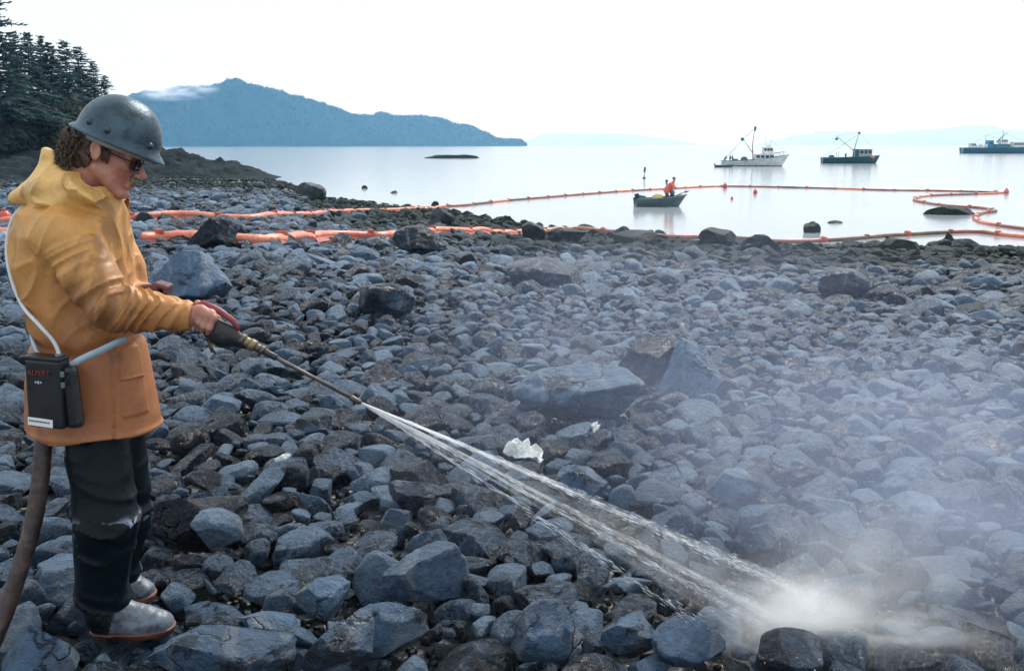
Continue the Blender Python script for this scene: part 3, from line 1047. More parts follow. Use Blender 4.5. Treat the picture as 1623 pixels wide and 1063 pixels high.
# ------------------------------------------------------------------ containment booms
def boom_material(name, a, b, dirt):
    t = NT(name)
    o = t.pos()
    n = t.noise(o, .8, 5)
    c = t.mix(t.ramp(n, [(.35, 0.), (.7, 1.)]), a, b)
    c = t.mix(t.ramp(t.noise(o, 2.6, 7, .7), [(.55, 0.), (.68, .75)]), c, dirt)
    t.bsdf(c, .42, 0, t.bump(t.noise(t.mapping(o, (5, 2, 3)), 2.0, 5), .6, .05), .5)
    return t.m
M_BOOM = boom_material('orange_boom_fabric', (.66, .16, .085), (.80, .30, .18), (.26, .08, .05))
M_BOOM_D = boom_material('faded_boom_fabric', (.30, .085, .055), (.40, .15, .09), (.10, .06, .045))
M_BOOM_O = boom_material('fouled_boom_fabric', (.13, .075, .045), (.20, .12, .07), (.04, .04, .03))
M_SKIRT = boom_material('boom_skirt', (.42, .075, .05), (.58, .14, .085), (.16, .05, .04))
M_CONN = simple_mat('boom_connector', (.45, .10, .07), .5, 0, .3, 9, .2)

def resample(pts, step):
    P = smooth_path(pts, 10)
    out, acc = [P[0]], 0
    for a, b in zip(P, P[1:]):
        L = (b - a).length
        if L < 1e-6: continue
        t = step - acc
        while t <= L:
            out.append(a.lerp(b, t / L)); t += step
        acc = (acc + L) % step if t - step <= L else acc
        acc = L - (t - step)
    return out

def boom(label, px_pts, r_land, r_sea, group, sec=3.4):
    pts = [ground_hit(*p) for p in px_pts]
    sub = sec / 8
    P = resample(pts, sub)
    root = empty('containment_boom', P[0].copy(), label, 'boom', group)
    org = P[0]
    nsec = len(P) // 8
    gh = np.array([max(float(gz(q.x, q.y)), WZ) for q in P])
    gh = np.convolve(np.pad(gh, 10, mode='edge'), np.ones(21) / 21, 'valid')
    for s in range(nsec):
        seg = P[s * 8:s * 8 + 9]
        if len(seg) < 3: break
        afl = sum(p.z for p in seg) / len(seg) < WZ + .12
        r0 = r_sea if afl else r_land
        q, rad = [], []
        for k, p in enumerate(seg):
            u = k / (len(seg) - 1)
            pin = .80 + .20 * math.sin(math.pi * min(1, max(0, u * .94 + .03))) ** .35
            rr = r0 * pin * (1 + .10 * float(vnoise(np.array([p.x * 1.3, p.y * 1.3, s * .7]), 4)))
            g = max(float(gh[s * 8 + k]), WZ)
            wob = 0 if afl else .025 * float(vnoise(np.array([p.x * .7, p.y * .7, 3.]), 8))
            q.append(Vector((p.x, p.y + (0 if afl else wob * 2), g + rr * (.42 if afl else .74) + wob)) - org)
            rad.append(rr)
        mt = M_BOOM
        if afl:
            mt = rnd.choices([M_BOOM, M_BOOM_D, M_BOOM_O], [.34, .46, .2])[0]
        o = tube_obj('float_section', q, rad, mt, root, 10, .8 if afl else .74)
        if not afl:
            V, F = [], []
            m = len(q)
            for k, (p, rr) in enumerate(zip(q, rad)):
                d = (q[min(k + 1, m - 1)] - q[max(k - 1, 0)]).normalized()
                n_ = Vector((d.y, -d.x, 0)).normalized()
                if n_.y > 0: n_ = -n_
                w = r0 * (1.1 + .35 * math.sin(k * 1.9 + s))
                for off, zz_ in ((.75, -.15), (.95 + .1 * math.sin(k * 2.1), -.62), (1.15, -1.0)):
                    for th in (0, .02):
                        V.append(p + n_ * (rr * off + (w * .25 if off > 1 else 0) + th) + Vector((0, 0, rr * zz_)))
            for k in range(m - 1):
                for j in range(2):
                    a, b = k * 6 + j * 2, (k + 1) * 6 + j * 2
                    F += [(a, b, b + 2, a + 2), (a + 1, a + 3, b + 3, b + 1)]
            mesh_obj('skirt', V, F, M_SKIRT, o)
        bm = bmesh.new()
        c = q[-1]
        d = (q[-1] - q[-2]).normalized()
        rm = d.to_track_quat('X', 'Z').to_matrix()
        if afl and s % 2 == 0:
            bmesh.ops.create_icosphere(bm, subdivisions=2, radius=1, matrix=Matrix.Translation(c) @ Matrix.Diagonal((r0 * 1.35, r0 * 1.35, r0 * 1.5, 1)))
        else:
            box_bm(bm, c, (.12, r0 * 1.5, r0 * 2.1), rm, .02)
        bm_obj('connector', bm, M_CONN, root, afl and s % 2 == 0)
    return root

boom("orange boom nearer the camera, lying over the stones and curving into the water",
     [(-90, 372), (0, 379), (110, 381), (205, 380), (285, 378), (370, 384), (440, 381), (520, 380), (615, 378), (690, 371), (760, 370), (826, 370), (900, 366), (960, 368), (1055, 378), (1110, 378), (1172, 380), (1242, 385), (1330, 382), (1400, 376), (1450, 373), (1540, 369), (1590, 374), (1640, 378), (1720, 380)],
     .165, .17, 'orange containment booms')
boom("orange boom farther out, running off the beach and around the skiff to the islet",
     [(-90, 340), (0, 352), (110, 354), (205, 351), (300, 347), (360, 345), (420, 343), (500, 341), (560, 338), (640, 335), (690, 331), (740, 326), (800, 319), (860, 314), (920, 309), (1000, 303), (1075, 299), (1148, 296), (1300, 299), (1400, 302), (1480, 303), (1560, 305), (1592, 306), (1560, 308), (1490, 310), (1458, 313), (1449, 318), (1465, 322), (1500, 327), (1545, 330), (1570, 333), (1577, 336), (1556, 339), (1546, 345), (1552, 352), (1580, 358), (1640, 366), (1720, 372)],
     .15, .15, 'orange containment booms')

def buoy(px, py, r, mat, label, stand=0):
    p = ground_hit(px, py)
    e = empty('buoy', p, label, 'buoy', 'buoys')
    bm = bmesh.new()
    bmesh.ops.create_uvsphere(bm, u_segments=14, v_segments=9, radius=r, matrix=Matrix.Translation((0, 0, r * .7)) @ Matrix.Diagonal((1, 1, 1.15, 1)))
    bm_obj('float', bm, mat, e, True)
    bm = bmesh.new()
    bmesh.ops.create_cone(bm, cap_ends=True, segments=10, radius1=r * .35, radius2=r * .2, depth=r * .5, matrix=Matrix.Translation((0, 0, r * 2.0)))
    bm_obj('neck', bm, M_CONN, e, True)
    return e
M_RED = simple_mat('red_float', (.62, .085, .055), .4, 0, .2, 5, .05)
M_PINK = simple_mat('faded_red_float', (.68, .17, .14), .4, 0, .2, 5, .05)
buoy(1197, 307, .22, M_RED, 'red buoy floating inside the boom below the white fishing boat')
buoy(1160, 316, .13, M_PINK, 'small faded red buoy floating beyond the skiff')
buoy(1149, 298, .28, M_RED, 'red buoy on the bend of the far boom')
buoy(1595, 307, .26, M_PINK, 'faded red buoy at the far corner of the boom')
buoy(8, 352, .19, M_RED, 'red buoy on the stones behind the worker at the edge')

# a bundled sheet lying with the booms, and litter among the stones
def crumple(name, px, py, w, h, mat, label, cat, seed, tilt=0, thick=.004, lift=.0):
    p = ground_hit(px, py)
    d = ray(px, py)
    dist = p.y / d.y
    W, H = w / FPX * dist, h / FPX * dist
    n = 16
    V, F = [], []
    r = np.random.default_rng(seed)
    u, v = np.meshgrid(np.linspace(-1, 1, n), np.linspace(-1, 1, n))
    P2 = np.stack([u * 1.6, v * 1.6, u * 0 + seed], -1)
    edge = 1 + .32 * vnoise(np.stack([np.arctan2(v, u) * 1.5, u * 0, u * 0 + seed], -1), seed)
    rr = np.maximum(abs(u), abs(v)); k = rr / np.maximum(np.sqrt(u * u + v * v), 1e-6)
    x = u * k * edge * W / 2; y = v * k * edge * H * .55
    z = (np.abs(fbm(P2, seed, 4, .6)) * .55 + .25 * np.clip(1 - u * u - v * v, 0, 1)) * H * .8 + (1 - (u + .6 * v) ** 2 * .2) * H * .25
    top = np.stack([x, y, z], -1).reshape(-1, 3)
    bot = top - np.array([0, 0, thick])
    V = np.concatenate([top, bot]).tolist()
    N = n * n
    i = lambda a, b: a * n + b
    for a in range(n - 1):
        for b in range(n - 1):
            F.append((i(a, b), i(a, b + 1), i(a + 1, b + 1), i(a + 1, b)))
            F.append((N + i(a, b), N + i(a + 1, b), N + i(a + 1, b + 1), N + i(a, b + 1)))
    for a in range(n - 1):
        for (s, e_) in ((i(a, 0), i(a + 1, 0)), (i(a + 1, n - 1), i(a, n - 1)), (i(0, a + 1), i(0, a)), (i(n - 1, a), i(n - 1, a + 1))):
            F.append((s, e_, N + e_, N + s))
    o = mesh_obj(name, V, F, mat, smooth=False)
    o.location = p + Vector((0, -.02, lift))
    o.rotation_euler = (R(28), R(tilt), 0)
    return tag(o, label, cat)
M_WHITE = simple_mat('white_plastic', (.80, .81, .78), .45, 0, .06, 5, .1)
M_BLUEW = simple_mat('blue_white_sheet', (.52, .62, .74), .5, 0, .3, 3, .2)
crumple('plastic_scrap', 828, 742, 62, 34, M_WHITE, 'crumpled white plastic scrap lying on the stones beyond the jet', 'litter', 3, 14, .004, .075)
crumple('plastic_flake', 939, 704, 13, 18, M_WHITE, 'small white flake standing against a pale stone up the beach', 'litter', 5, 40, .004, .10)
crumple('plastic_sliver', 452, 750, 26, 8, M_WHITE, 'thin white sliver on a stone between worker and jet', 'litter', 8, -20, .004, .085)
crumple('tarpaulin', 14, 384, 46, 26, M_BLUEW, 'small blue-white bundled tarpaulin between the booms behind the worker', 'tarpaulin', 12, 10, .01)
# ------------------------------------------------------------------ signed-distance modelling (figures, clothes)
def surface_nets(f, org, h):
    ins = f < 0
    nx, ny, nz = f.shape
    c = [ins[a:nx - 1 + a, b:ny - 1 + b, d:nz - 1 + d] for a in (0, 1) for b in (0, 1) for d in (0, 1)]
    cnt = sum(x.astype(np.int8) for x in c)
    mixed = (cnt > 0) & (cnt < 8)
    idx = np.argwhere(mixed)
    num = -np.ones(mixed.shape, np.int64)
    num[mixed] = np.arange(len(idx))
    acc = np.zeros((len(idx), 3)); w = np.zeros(len(idx))
    I, J, K = idx.T
    corners = [(a, b, d) for a in (0, 1) for b in (0, 1) for d in (0, 1)]
    for p in corners:
        for ax in range(3):
            if p[ax]: continue
            q = list(p); q[ax] = 1
            fa = f[I + p[0], J + p[1], K + p[2]]; fb = f[I + q[0], J + q[1], K + q[2]]
            cr = (fa < 0) != (fb < 0)
            t = np.where(cr, fa / np.where(cr, fa - fb, 1), 0)
            for k in range(3):
                acc[:, k] += cr * (p[k] + (t if k == ax else 0))
            w += cr
    V = (acc / w[:, None] + idx) * h + np.asarray(org)
    Fs = []
    for ax in range(3):
        sl0 = [slice(None)] * 3; sl1 = [slice(None)] * 3
        sl0[ax] = slice(0, -1); sl1[ax] = slice(1, None)
        a, b = ins[tuple(sl0)], ins[tuple(sl1)]
        e = np.argwhere(a != b)
        u, v = [k for k in range(3) if k != ax]
        ok = (e[:, u] > 0) & (e[:, v] > 0) & (e[:, u] < f.shape[u] - 1) & (e[:, v] < f.shape[v] - 1)
        e = e[ok]
        def g(du, dv):
            q = e.copy(); q[:, u] -= du; q[:, v] -= dv
            return num[q[:, 0], q[:, 1], q[:, 2]]
        quad = np.stack([g(1, 1), g(0, 1), g(0, 0), g(1, 0)], -1)
        s = a[tuple(e.T)]
        if ax == 1: s = ~s
        quad = np.where(s[:, None], quad, quad[:, ::-1])
        Fs.append(quad)
    F = np.concatenate(Fs)
    F = F[(F >= 0).all(1)]
    return V, F

def sdf_grid(lo, hi, h):
    lo, hi = np.array(lo, float), np.array(hi, float)
    n = np.ceil((hi - lo) / h).astype(int) + 1
    ax = [lo[k] + np.arange(n[k]) * h for k in range(3)]
    return np.stack(np.meshgrid(*ax, indexing='ij'), -1).astype(np.float32), lo

def sd_cone(p, a, b, ra, rb, sy=1.0):
    a, b = np.array(a[:3], np.float32), np.array(b[:3], np.float32)
    ba = b - a
    pa = p - a
    if sy != 1.0:
        s = np.array([1, sy, 1], np.float32); pa = pa * s; ba = ba * s
    t = np.clip((pa @ ba) / max(1e-9, float(ba @ ba)), 0, 1)
    q = pa - t[..., None] * ba
    return np.sqrt((q * q).sum(-1)) - (ra + t * (rb - ra))

def sd_ell(p, c, r, rot=None):
    q = p - np.array(c, np.float32)
    if rot is not None: q = q @ np.array(rot, np.float32)
    r = np.array(r, np.float32)
    k0 = np.sqrt(((q / r) ** 2).sum(-1)); k1 = np.sqrt(((q / (r * r)) ** 2).sum(-1))
    return k0 * (k0 - 1) / np.maximum(k1, 1e-6)

def smin(a, b, k):
    h = np.clip(.5 + .5 * (b - a) / k, 0, 1)
    return b * (1 - h) + a * h - k * h * (1 - h)

def smax(a, b, k): return -smin(-a, -b, k)

def net_obj(name, f, lo, h, mat, parent=None, it=1):
    V, F = surface_nets(f, lo, h)
    return mesh_obj(name, V, F, mat, parent)

# ------------------------------------------------------------------ small figures on the boats
M_SKIN2 = simple_mat('weathered_skin', (.42, .24, .17), .55)
def coat(name, col): return simple_mat(name, col, .5, 0, .2, 4, .2)
M_OR, M_BL, M_DK, M_YE = coat('orange_rain_gear', (.78, .12, .05)), coat('blue_coat', (.09, .20, .42)), coat('dark_coat', (.05, .055, .07)), coat('yellow_bag', (.72, .56, .20))

def figure(loc, rz, coatm, label, pose='stand', s=1.0):
    e = empty('person', loc, label, 'person', None, rz)
    e.scale = (s, s, s)
    G, lo = sdf_grid((-.42, -.42, -.06), (.6, .42, 1.86), .028)
    if pose == 'stand': hz, lean = .92, .03
    elif pose == 'lean': hz, lean = .78, .30
    else: hz, lean = .48, .10
    hip = np.array([0, 0, hz]); ch = hip + [lean, 0, .42]; hd = ch + [.06 + lean * .35, 0, .30]
    d = sd_cone(G, hip, ch, .15, .165, .8)
    d = smin(d, sd_cone(G, ch, hd - np.array([0, 0, .05]), .07, .055), .05)
    for sy in (-1, 1):
        sh = ch + [0, .17 * sy, .05]
        el = sh + [.10 + lean * .4, .06 * sy, -.27]; ha = el + [.24, -.06 * sy, -.05 + (.12 if pose == 'sit' else 0)]
        d = smin(d, sd_cone(G, sh, el, .065, .05), .04)
        d = smin(d, sd_cone(G, el, ha, .05, .038), .02)
        hp = hip + [0, .09 * sy, -.02]
        if pose == 'sit': kn, an = hp + [.42, .03 * sy, .02], hp + [.45, .03 * sy, -.42]
        else: kn, an = hp + [.06, .02 * sy, -hz * .46], np.array([-.02, .11 * sy, .05])
        d = smin(d, sd_cone(G, hp, kn, .095, .065), .04)
        d = smin(d, sd_cone(G, kn, an, .065, .05), .03)
        d = smin(d, sd_cone(G, an, an + [.17, 0, -.01], .05, .042), .03)
    bd = smin(d, sd_ell(G, hd + [.0, 0, .05], (.10, .082, .125)), .03)
    net_obj('body', bd, lo, .028, M_SKIN2, e)
    c = d - .022 + .01 * vnoise(G * 9, 4)
    cut = np.maximum(c, G[..., 2] - (hd[2] - .06))
    jk = np.maximum(cut, (hz - .12) - G[..., 2]) if pose != 'sit' else np.maximum(cut, (hz - .08) - G[..., 2])
    net_obj('coat', jk, lo, .028, coatm, e)
    tr = np.maximum(d - .014, G[..., 2] - (hz + .02))
    net_obj('trousers', tr, lo, .028, M_DK, e)
    hr = np.maximum(sd_ell(G, hd + [-.012, 0, .075], (.112, .095, .12)), (hd[2] + .05) - G[..., 2] + .5 * np.clip(G[..., 0] - hd[0], 0, 1))
    net_obj('cap', hr, lo, .028, M_DK, e)
    return e

# ------------------------------------------------------------------ boats
M_GLASS = NT('boat_window'); M_GLASS.bsdf((.02, .03, .04), .08, 0, None, .6); M_GLASS = M_GLASS.m
def paint(name, col, **k): return simple_mat(name, col, .45, 0, .12, 1.2, .08, 8, **k)
P_WHITE = paint('white_boat_paint', (.74, .76, .76), dirt=(.42, .36, .28))
P_TEAL = paint('teal_boat_paint', (.05, .19, .21))
P_GREEN = paint('dark_green_boat_paint', (.012, .085, .078))
P_NAVY = paint('dark_blue_boat_paint', (.02, .10, .13))
P_BLUE = paint('bright_blue_paint', (.02, .20, .36))
P_BLACK = paint('black_bottom_paint', (.025, .03, .035))
P_ALU = paint('bare_aluminium', (.105, .15, .165))
P_GREY = paint('grey_deck_paint', (.30, .33, .34))
P_SPAR = paint('spar_paint', (.10, .12, .14))
P_RED = paint('red_float_paint', (.66, .12, .07))

def hull(root, L, Bm, fs, fb, mat, rail, rake=.9, draft=.7, bot=P_BLACK, boot=.18, fine=2.4):
    ns, rows = 26, [-draft, -draft * .45, boot - .02, boot, .35, .6, .85, 1.0]
    V, F = [], []
    for side in (1, -1):
        for i in range(ns):
            s = i / (ns - 1)
            b = Bm / 2 * (1 - max(0, (s - .5) / .5) ** fine) * (.86 + .14 * min(1, s * 4))
            sh = fs + (fb - fs) * max(0, (s - .15) / .85) ** 1.9
            for k, z in enumerate(rows):
                zz = z if k < 4 else boot + (sh - boot) * (z - .15) / .85
                t = (zz + draft) / (sh + draft)
                w = b * (0.04 if k == 0 else (t ** .38))
                x = -L / 2 + s * (L - rake) + rake * s ** 3 * t
                V.append((x, side * max(w, .015), zz))
    n, m = ns, len(rows)
    for sd in (0, 1):
        o = sd * n * m
        for i in range(n - 1):
            for k in range(m - 1):
                q = (o + i * m + k, o + (i + 1) * m + k, o + (i + 1) * m + k + 1, o + i * m + k + 1)
                F.append(q if sd else q[::-1])
    tr = [k for k in range(m)]
    for k in range(m - 1):
        F.append((k, k + 1, n * m + k + 1, n * m + k))
    o = mesh_obj('hull', V, F, [mat, bot], root, smooth=False)
    for p in o.data.polygons:
        p.use_smooth = True
        if sum(o.data.vertices[v].co.z for v in p.vertices) / len(p.vertices) < boot - .02: p.material_index = 1
    # rail along the sheer and a deck below it
    top = {sd: [Vector(V[sd * n * m + i * m + m - 1]) for i in range(n)] for sd in (0, 1)}
    v1, f1 = tube_arrays(top[0], .07, 6); v2, f2 = tube_arrays(top[1], .07, 6)
    vv, ff = join_arrays([(v1, f1), (v2, f2)])
    mesh_obj('rail', vv, ff, rail, root)
    dz = -.45 if fs > .8 else -.3
    DV = [(p.x, p.y * .97, p.z + dz) for sd in (0, 1) for p in top[sd]]
    mesh_obj('deck', DV, [(i, i + 1, n + i + 1, n + i) for i in range(n - 1)], P_GREY, root, smooth=False)
    return top

def cabin(root, x0, x1, w, z0, z1, mat, wins, name='wheelhouse', slope=.25, roofm=None):
    bm = bmesh.new()
    vs = [bm.verts.new(c) for c in ((x0, -w / 2, z0), (x1, -w / 2, z0), (x1, w / 2, z0), (x0, w / 2, z0), (x0 + .05, -w / 2 + .1, z1), (x1 - slope, -w / 2 + .1, z1), (x1 - slope, w / 2 - .1, z1), (x0 + .05, w / 2 - .1, z1))]
    for q in ((0, 1, 5, 4), (1, 2, 6, 5), (2, 3, 7, 6), (3, 0, 4, 7), (4, 5, 6, 7)):
        bm.faces.new([vs[k] for k in q])
    c = bm_obj(name, bm, mat, root)
    bm = bmesh.new()
    box_bm(bm, ((x0 + x1 - slope) / 2, 0, z1 + .05), (x1 - x0 + .35 - slope, w + .15, .09), None, .02)
    bm_obj('roof', bm, roofm or mat, c)
    L = x1 - slope * .6 - x0 - .3
    for k in range(wins):
        a = x0 + .25 + L * (k + .12) / wins; b = x0 + .25 + L * (k + .88) / wins
        bm = bmesh.new()
        for sy in (-1, 1):
            box_bm(bm, ((a + b) / 2, sy * (w / 2 - .055), z0 + (z1 - z0) * .68), (b - a, .06, (z1 - z0) * .36), None, .01)
        bm_obj('window', bm, M_GLASS, c)
    bm = bmesh.new()
    box_bm(bm, (x1 - slope * .62, 0, z0 + (z1 - z0) * .68), (.06, w * .75, (z1 - z0) * .36), Matrix.Rotation(math.atan2(-slope, z1 - z0), 3, 'Y'), .01)
    bm_obj('window', bm, M_GLASS, c)
    return c

def lines(root, name, segs, r, mat=P_SPAR):
    v, f = join_arrays([tube_arrays([Vector(a), Vector(b)], r, 5) for a, b in segs])
    return mesh_obj(name, v, f, mat, root)

def drum(root, name, c, r, w, mat, axis='Y'):
    bm = bmesh.new()
    rot = Matrix.Rotation(math.pi / 2, 4, 'X') if axis == 'Y' else Matrix.Identity(4)
    bmesh.ops.create_cone(bm, cap_ends=True, segments=18, radius1=r, radius2=r, depth=w, matrix=Matrix.Translation(c) @ rot)
    for sgn in (-1, 1):
        off = Vector((0, sgn * w / 2, 0)) if axis == 'Y' else Vector((0, 0, sgn * w / 2))
        bmesh.ops.create_cone(bm, cap_ends=True, segments=18, radius1=r * 1.35, radius2=r * 1.35, depth=.06, matrix=Matrix.Translation(Vector(c) + off) @ rot)
    return bm_obj(name, bm, mat, root)

def water_at(px, py):
    d = ray(px, py); t = (WZ - CAMZ) / d.z
    return Vector((d.x * t, d.y * t, WZ))

# white fishing boat with people on the afterdeck and its dark tender alongside the stern
p = water_at(1196, 263.5)
bt = empty('fishing_boat', p, 'white fishing boat with teal upper stripe and people standing on its long afterdeck', 'fishing boat', 'fishing boats at anchor', R(-7))
Lb = 103 / FPX * p.y
hull(bt, Lb, 4.6, 1.25, 2.7, P_WHITE, P_TEAL, 1.9)
c1 = cabin(bt, -.2, 4.6, 3.0, 1.2, 2.75, P_WHITE, 4, 'deckhouse', .5)
c2 = cabin(bt, 1.6, 4.3, 2.5, 2.85, 4.35, P_WHITE, 3, 'wheelhouse', .5)
tube_obj('mast', [(-.4, 0, 1.0), (-.7, 0, 5.0), (-.3, 0, 9.4)], [.13, .10, .05], P_SPAR, bt, 7)
tube_obj('boom', [(-.5, 0, 3.0), (-3.2, 0, 6.6)], [.09, .06], P_SPAR, bt, 6)
drum(bt, 'crows_nest', (-.25, 0, 8.75), .26, .9, P_SPAR, 'Z')
drum(bt, 'power_block', (-3.1, 0, 6.3), .3, .25, P_SPAR)
drum(bt, 'net_drum', (-2.5, 0, 1.5), .55, 1.7, P_SPAR)
lines(bt, 'rigging', [((-.3, 0, 9.3), (Lb / 2 - .3, 0, 2.8)), ((-.3, 0, 9.0), (-Lb / 2 + .4, 1.6, 1.3)), ((-.3, 0, 9.0), (-Lb / 2 + .4, -1.6, 1.3)), ((-3.2, 0, 6.6), (-.4, 0, 8.4))], .022)
lines(bt, 'antenna', [((2.6, .5, 4.4), (2.2, .5, 7.0)), ((3.4, -.5, 4.4), (3.3, -.5, 6.2))], .03)
drum(bt, 'radar', (3.1, 0, 4.75), .42, .16, P_WHITE, 'Z')
lines(bt, 'bow_rail', [((4.2 + k * .8, s * (1.5 - .3 * k), 2.2 + .1 * k), (4.2 + k * .8, s * (1.5 - .3 * k), 3.0 + .14 * k)) for k in range(4) for s in (-1, 1)] + [((4.2, s * 1.5, 3.0), (6.6, s * .6, 3.4)) for s in (-1, 1)], .035)
bm = bmesh.new(); box_bm(bm, (-4.6, .3, 1.35), (1.3, 1.2, .8), None, .06); box_bm(bm, (-4.4, -.9, 1.2), (.8, .7, .6), None, .06); bm_obj('net_pile', bm, P_SPAR, bt)
for k, (dx, lab) in enumerate(((-5.9, 'person in dark coat between two others on the white boat'), (-4.9 - .35, 'person in dark coat just behind the net drum of the white boat'), (-7.0, 'person in dark coat leaning at the stern of the white boat'))):
    q = p + Matrix.Rotation(R(-7), 3, 'Z') @ Vector((dx, -.7 + .5 * k, .82))
    figure(q, R(20 + 140 * k), M_DK, lab, 'stand' if k < 2 else 'lean')
q = water_at(1148, 265)
tn = empty('tender', q, 'low dark tender lying alongside the stern of the white fishing boat', 'tender', None, R(-10))
hull(tn, 30 / FPX * q.y, 1.7, .45, .7, P_SPAR, P_GREY, .6, .25, P_BLACK, .08)
lines(tn, 'thwart', [((-.9, -.7, .35), (-.9, .7, .35)), ((.5, -.7, .4), (.5, .7, .4))], .09)
drum(tn, 'outboard_motor', (-2.15, 0, .55), .16, .4, P_BLACK, 'Z')

# green fishing boat
p = water_at(1348, 259)
bt = empty('fishing_boat', p, 'dark green fishing boat with open pale wheelhouse and a single leaning mast', 'fishing boat', 'fishing boats at anchor', R(-5))
Lb = 88 / FPX * p.y
hull(bt, Lb, 4.4, 1.55, 2.15, P_GREEN, P_GREEN, 1.3)
cabin(bt, .7, 5.4, 2.7, 1.6, 3.75, P_GREY, 4, 'wheelhouse', .15, P_GREEN)
bm = bmesh.new(); box_bm(bm, (1.25, 0, 2.75), (1.0, 2.74, 2.0), None, .04); bm_obj('engine_casing', bm, P_GREEN, bt)
tube_obj('mast', [(.4, 0, 1.3), (1.1, 0, 5.2), (1.9, 0, 8.5)], [.14, .10, .05], P_SPAR, bt, 7)
tube_obj('boom', [(.5, 0, 3.6), (-1.6, 0, 5.2), (-4.2, 0, 7.4)], [.09, .08, .05], P_SPAR, bt, 6)
drum(bt, 'crows_nest', (1.85, 0, 8.2), .28, .6, P_SPAR, 'Z')
drum(bt, 'power_block', (-4.1, 0, 6.6), .28, .24, P_SPAR)
lines(bt, 'rigging', [((1.9, 0, 8.4), (Lb / 2 - .4, 0, 2.3)), ((1.9, 0, 8.4), (-4.2, 0, 7.3)), ((-4.2, 0, 7.3), (-4.1, 0, 6.7)), ((1.7, 0, 7.8), (-Lb / 2 + .3, 1.5, 1.6)), ((1.7, 0, 7.8), (-Lb / 2 + .3, -1.5, 1.6))], .022)
lines(bt, 'deck_post', [((-3.6, 1.2, 1.2), (-3.6, 1.2, 3.3)), ((-3.6, -1.2, 1.2), (-3.6, -1.2, 3.3))], .05)
drum(bt, 'net_drum', (-5.2, 0, 1.6), .5, 1.6, P_SPAR)
bm = bmesh.new(); bmesh.ops.create_uvsphere(bm, u_segments=12, v_segments=8, radius=.42, matrix=Matrix.Translation((5.6, -1.35, 1.55))); bm_obj('fender', bm, P_RED, bt, True)
q = p + Vector((-1.7, -.7, 1.1))
figure(q, R(40), M_DK, 'person in dark coat aboard the dark green fishing boat', 'stand')

# big dark blue vessel at the edge of the frame
p = water_at(1585, 243.2)
bt = empty('work_vessel', p, 'long low dark blue vessel with white and blue deck gear, cut by the frame', 'vessel', 'fishing boats at anchor', R(-3))
Lb = 118 / FPX * p.y
hull(bt, Lb, 9.5, 3.4, 3.9, P_NAVY, P_NAVY, 2.5, 1.2, P_BLACK, .4, 2.8)
cabin(bt, -Lb * .17, -Lb * .115, 6, 3.2, 7.6, P_BLUE, 2, 'winch_house', .2)
cabin(bt, -Lb * .10, Lb * .10, 7, 3.2, 5.4, P_TEAL, 5, 'deckhouse', .4)
cabin(bt, -Lb * .02, Lb * .07, 5.6, 5.5, 8.2, P_WHITE, 4, 'wheelhouse', .5)
cabin(bt, Lb * .14, Lb * .30, 6.4, 3.2, 6.6, P_WHITE, 5, 'forward_house', .5)
cabin(bt, -Lb * .40, -Lb * .33, 4, 3.2, 6.0, P_WHITE, 2, 'aft_house', .2)
bm = bmesh.new()
for k in range(4): box_bm(bm, (-Lb * .31 + k * 1.7, (-1) ** k * 1.2, 4.1 + .3 * (k % 2)), (1.4, 2.2, 1.7 + .5 * (k % 2)), None, .08)
bm_obj('deck_crates', bm, P_WHITE, bt)
tube_obj('mast', [(Lb * .015, 0, 6), (Lb * .02, 0, 13.5)], [.25, .1], P_SPAR, bt, 7)
tube_obj('mast', [(-Lb * .2, 0, 3), (-Lb * .2, 0, 11)], [.2, .1], P_SPAR, bt, 7)
tube_obj('crane_boom', [(-Lb * .06, 0, 6.5), (Lb * .0, 0, 9.5), (Lb * .07, 0, 12.2)], [.3, .25, .15], P_NAVY, bt, 7)
lines(bt, 'rigging', [((-Lb * .2, 0, 10.8), (-Lb * .42, 0, 4)), ((-Lb * .2, 0, 10.8), (-Lb * .02, 0, 9)), ((Lb * .02, 0, 13), (Lb * .4, 0, 4.4)), ((Lb * .02, 0, 13), (-Lb * .2, 0, 10.8))], .05)

# skiff with two people
p = water_at(1047, 327)
bt = empty('skiff', p, 'small open grey-green skiff carrying two people beside the far boom', 'skiff', None, R(6))
Lb = 82 / FPX * p.y
hull(bt, Lb, 1.7, .62, .92, P_ALU, P_ALU, .75, .22, P_ALU, .06, 2.6)
lines(bt, 'thwart', [((x, -.7, .45), (x, .7, .45)) for x in (-1.1, .1, 1.0)], .08)
bm = bmesh.new()
box_bm(bm, (-2.0, 0, .82), (.34, .3, .46), Matrix.Rotation(R(-14), 3, 'Y'), .06); box_bm(bm, (-2.12, 0, .35), (.16, .14, .8), Matrix.Rotation(R(-14), 3, 'Y'), .02); box_bm(bm, (-1.7, 0, .86), (.42, .05, .05), None, .01)
bm_obj('outboard_motor', bm, P_BLACK, bt)
bm = bmesh.new(); box_bm(bm, (-1.62, .1, .62), (.55, .9, .6), Matrix.Rotation(R(10), 3, 'Y'), .08); bm_obj('fuel_locker', bm, P_TEAL, bt)
lines(bt, 'bow_roller', [((2.0, -.22, 1.12), (2.3, -.1, 1.24)), ((2.3, -.1, 1.24), (2.3, .1, 1.24)), ((2.0, .22, 1.12), (2.3, .1, 1.24)), ((1.2, -.6, .92), (2.05, -.2, 1.24))], .045)
rm = Matrix.Rotation(R(6), 3, 'Z')
figure(p + rm @ Vector((.42, -.2, .24)), R(-20), M_OR, 'person in orange-red rain gear standing in the skiff', 'lean', 1.28)
figure(p + rm @ Vector((1.0, .15, .2)), R(150), M_BL, 'person in blue coat bending forward in the skiff', 'lean', 1.16)
bm = bmesh.new()
bmesh.ops.create_icosphere(bm, subdivisions=3, radius=1, matrix=Matrix.Diagonal((.42, .3, .36, 1)))
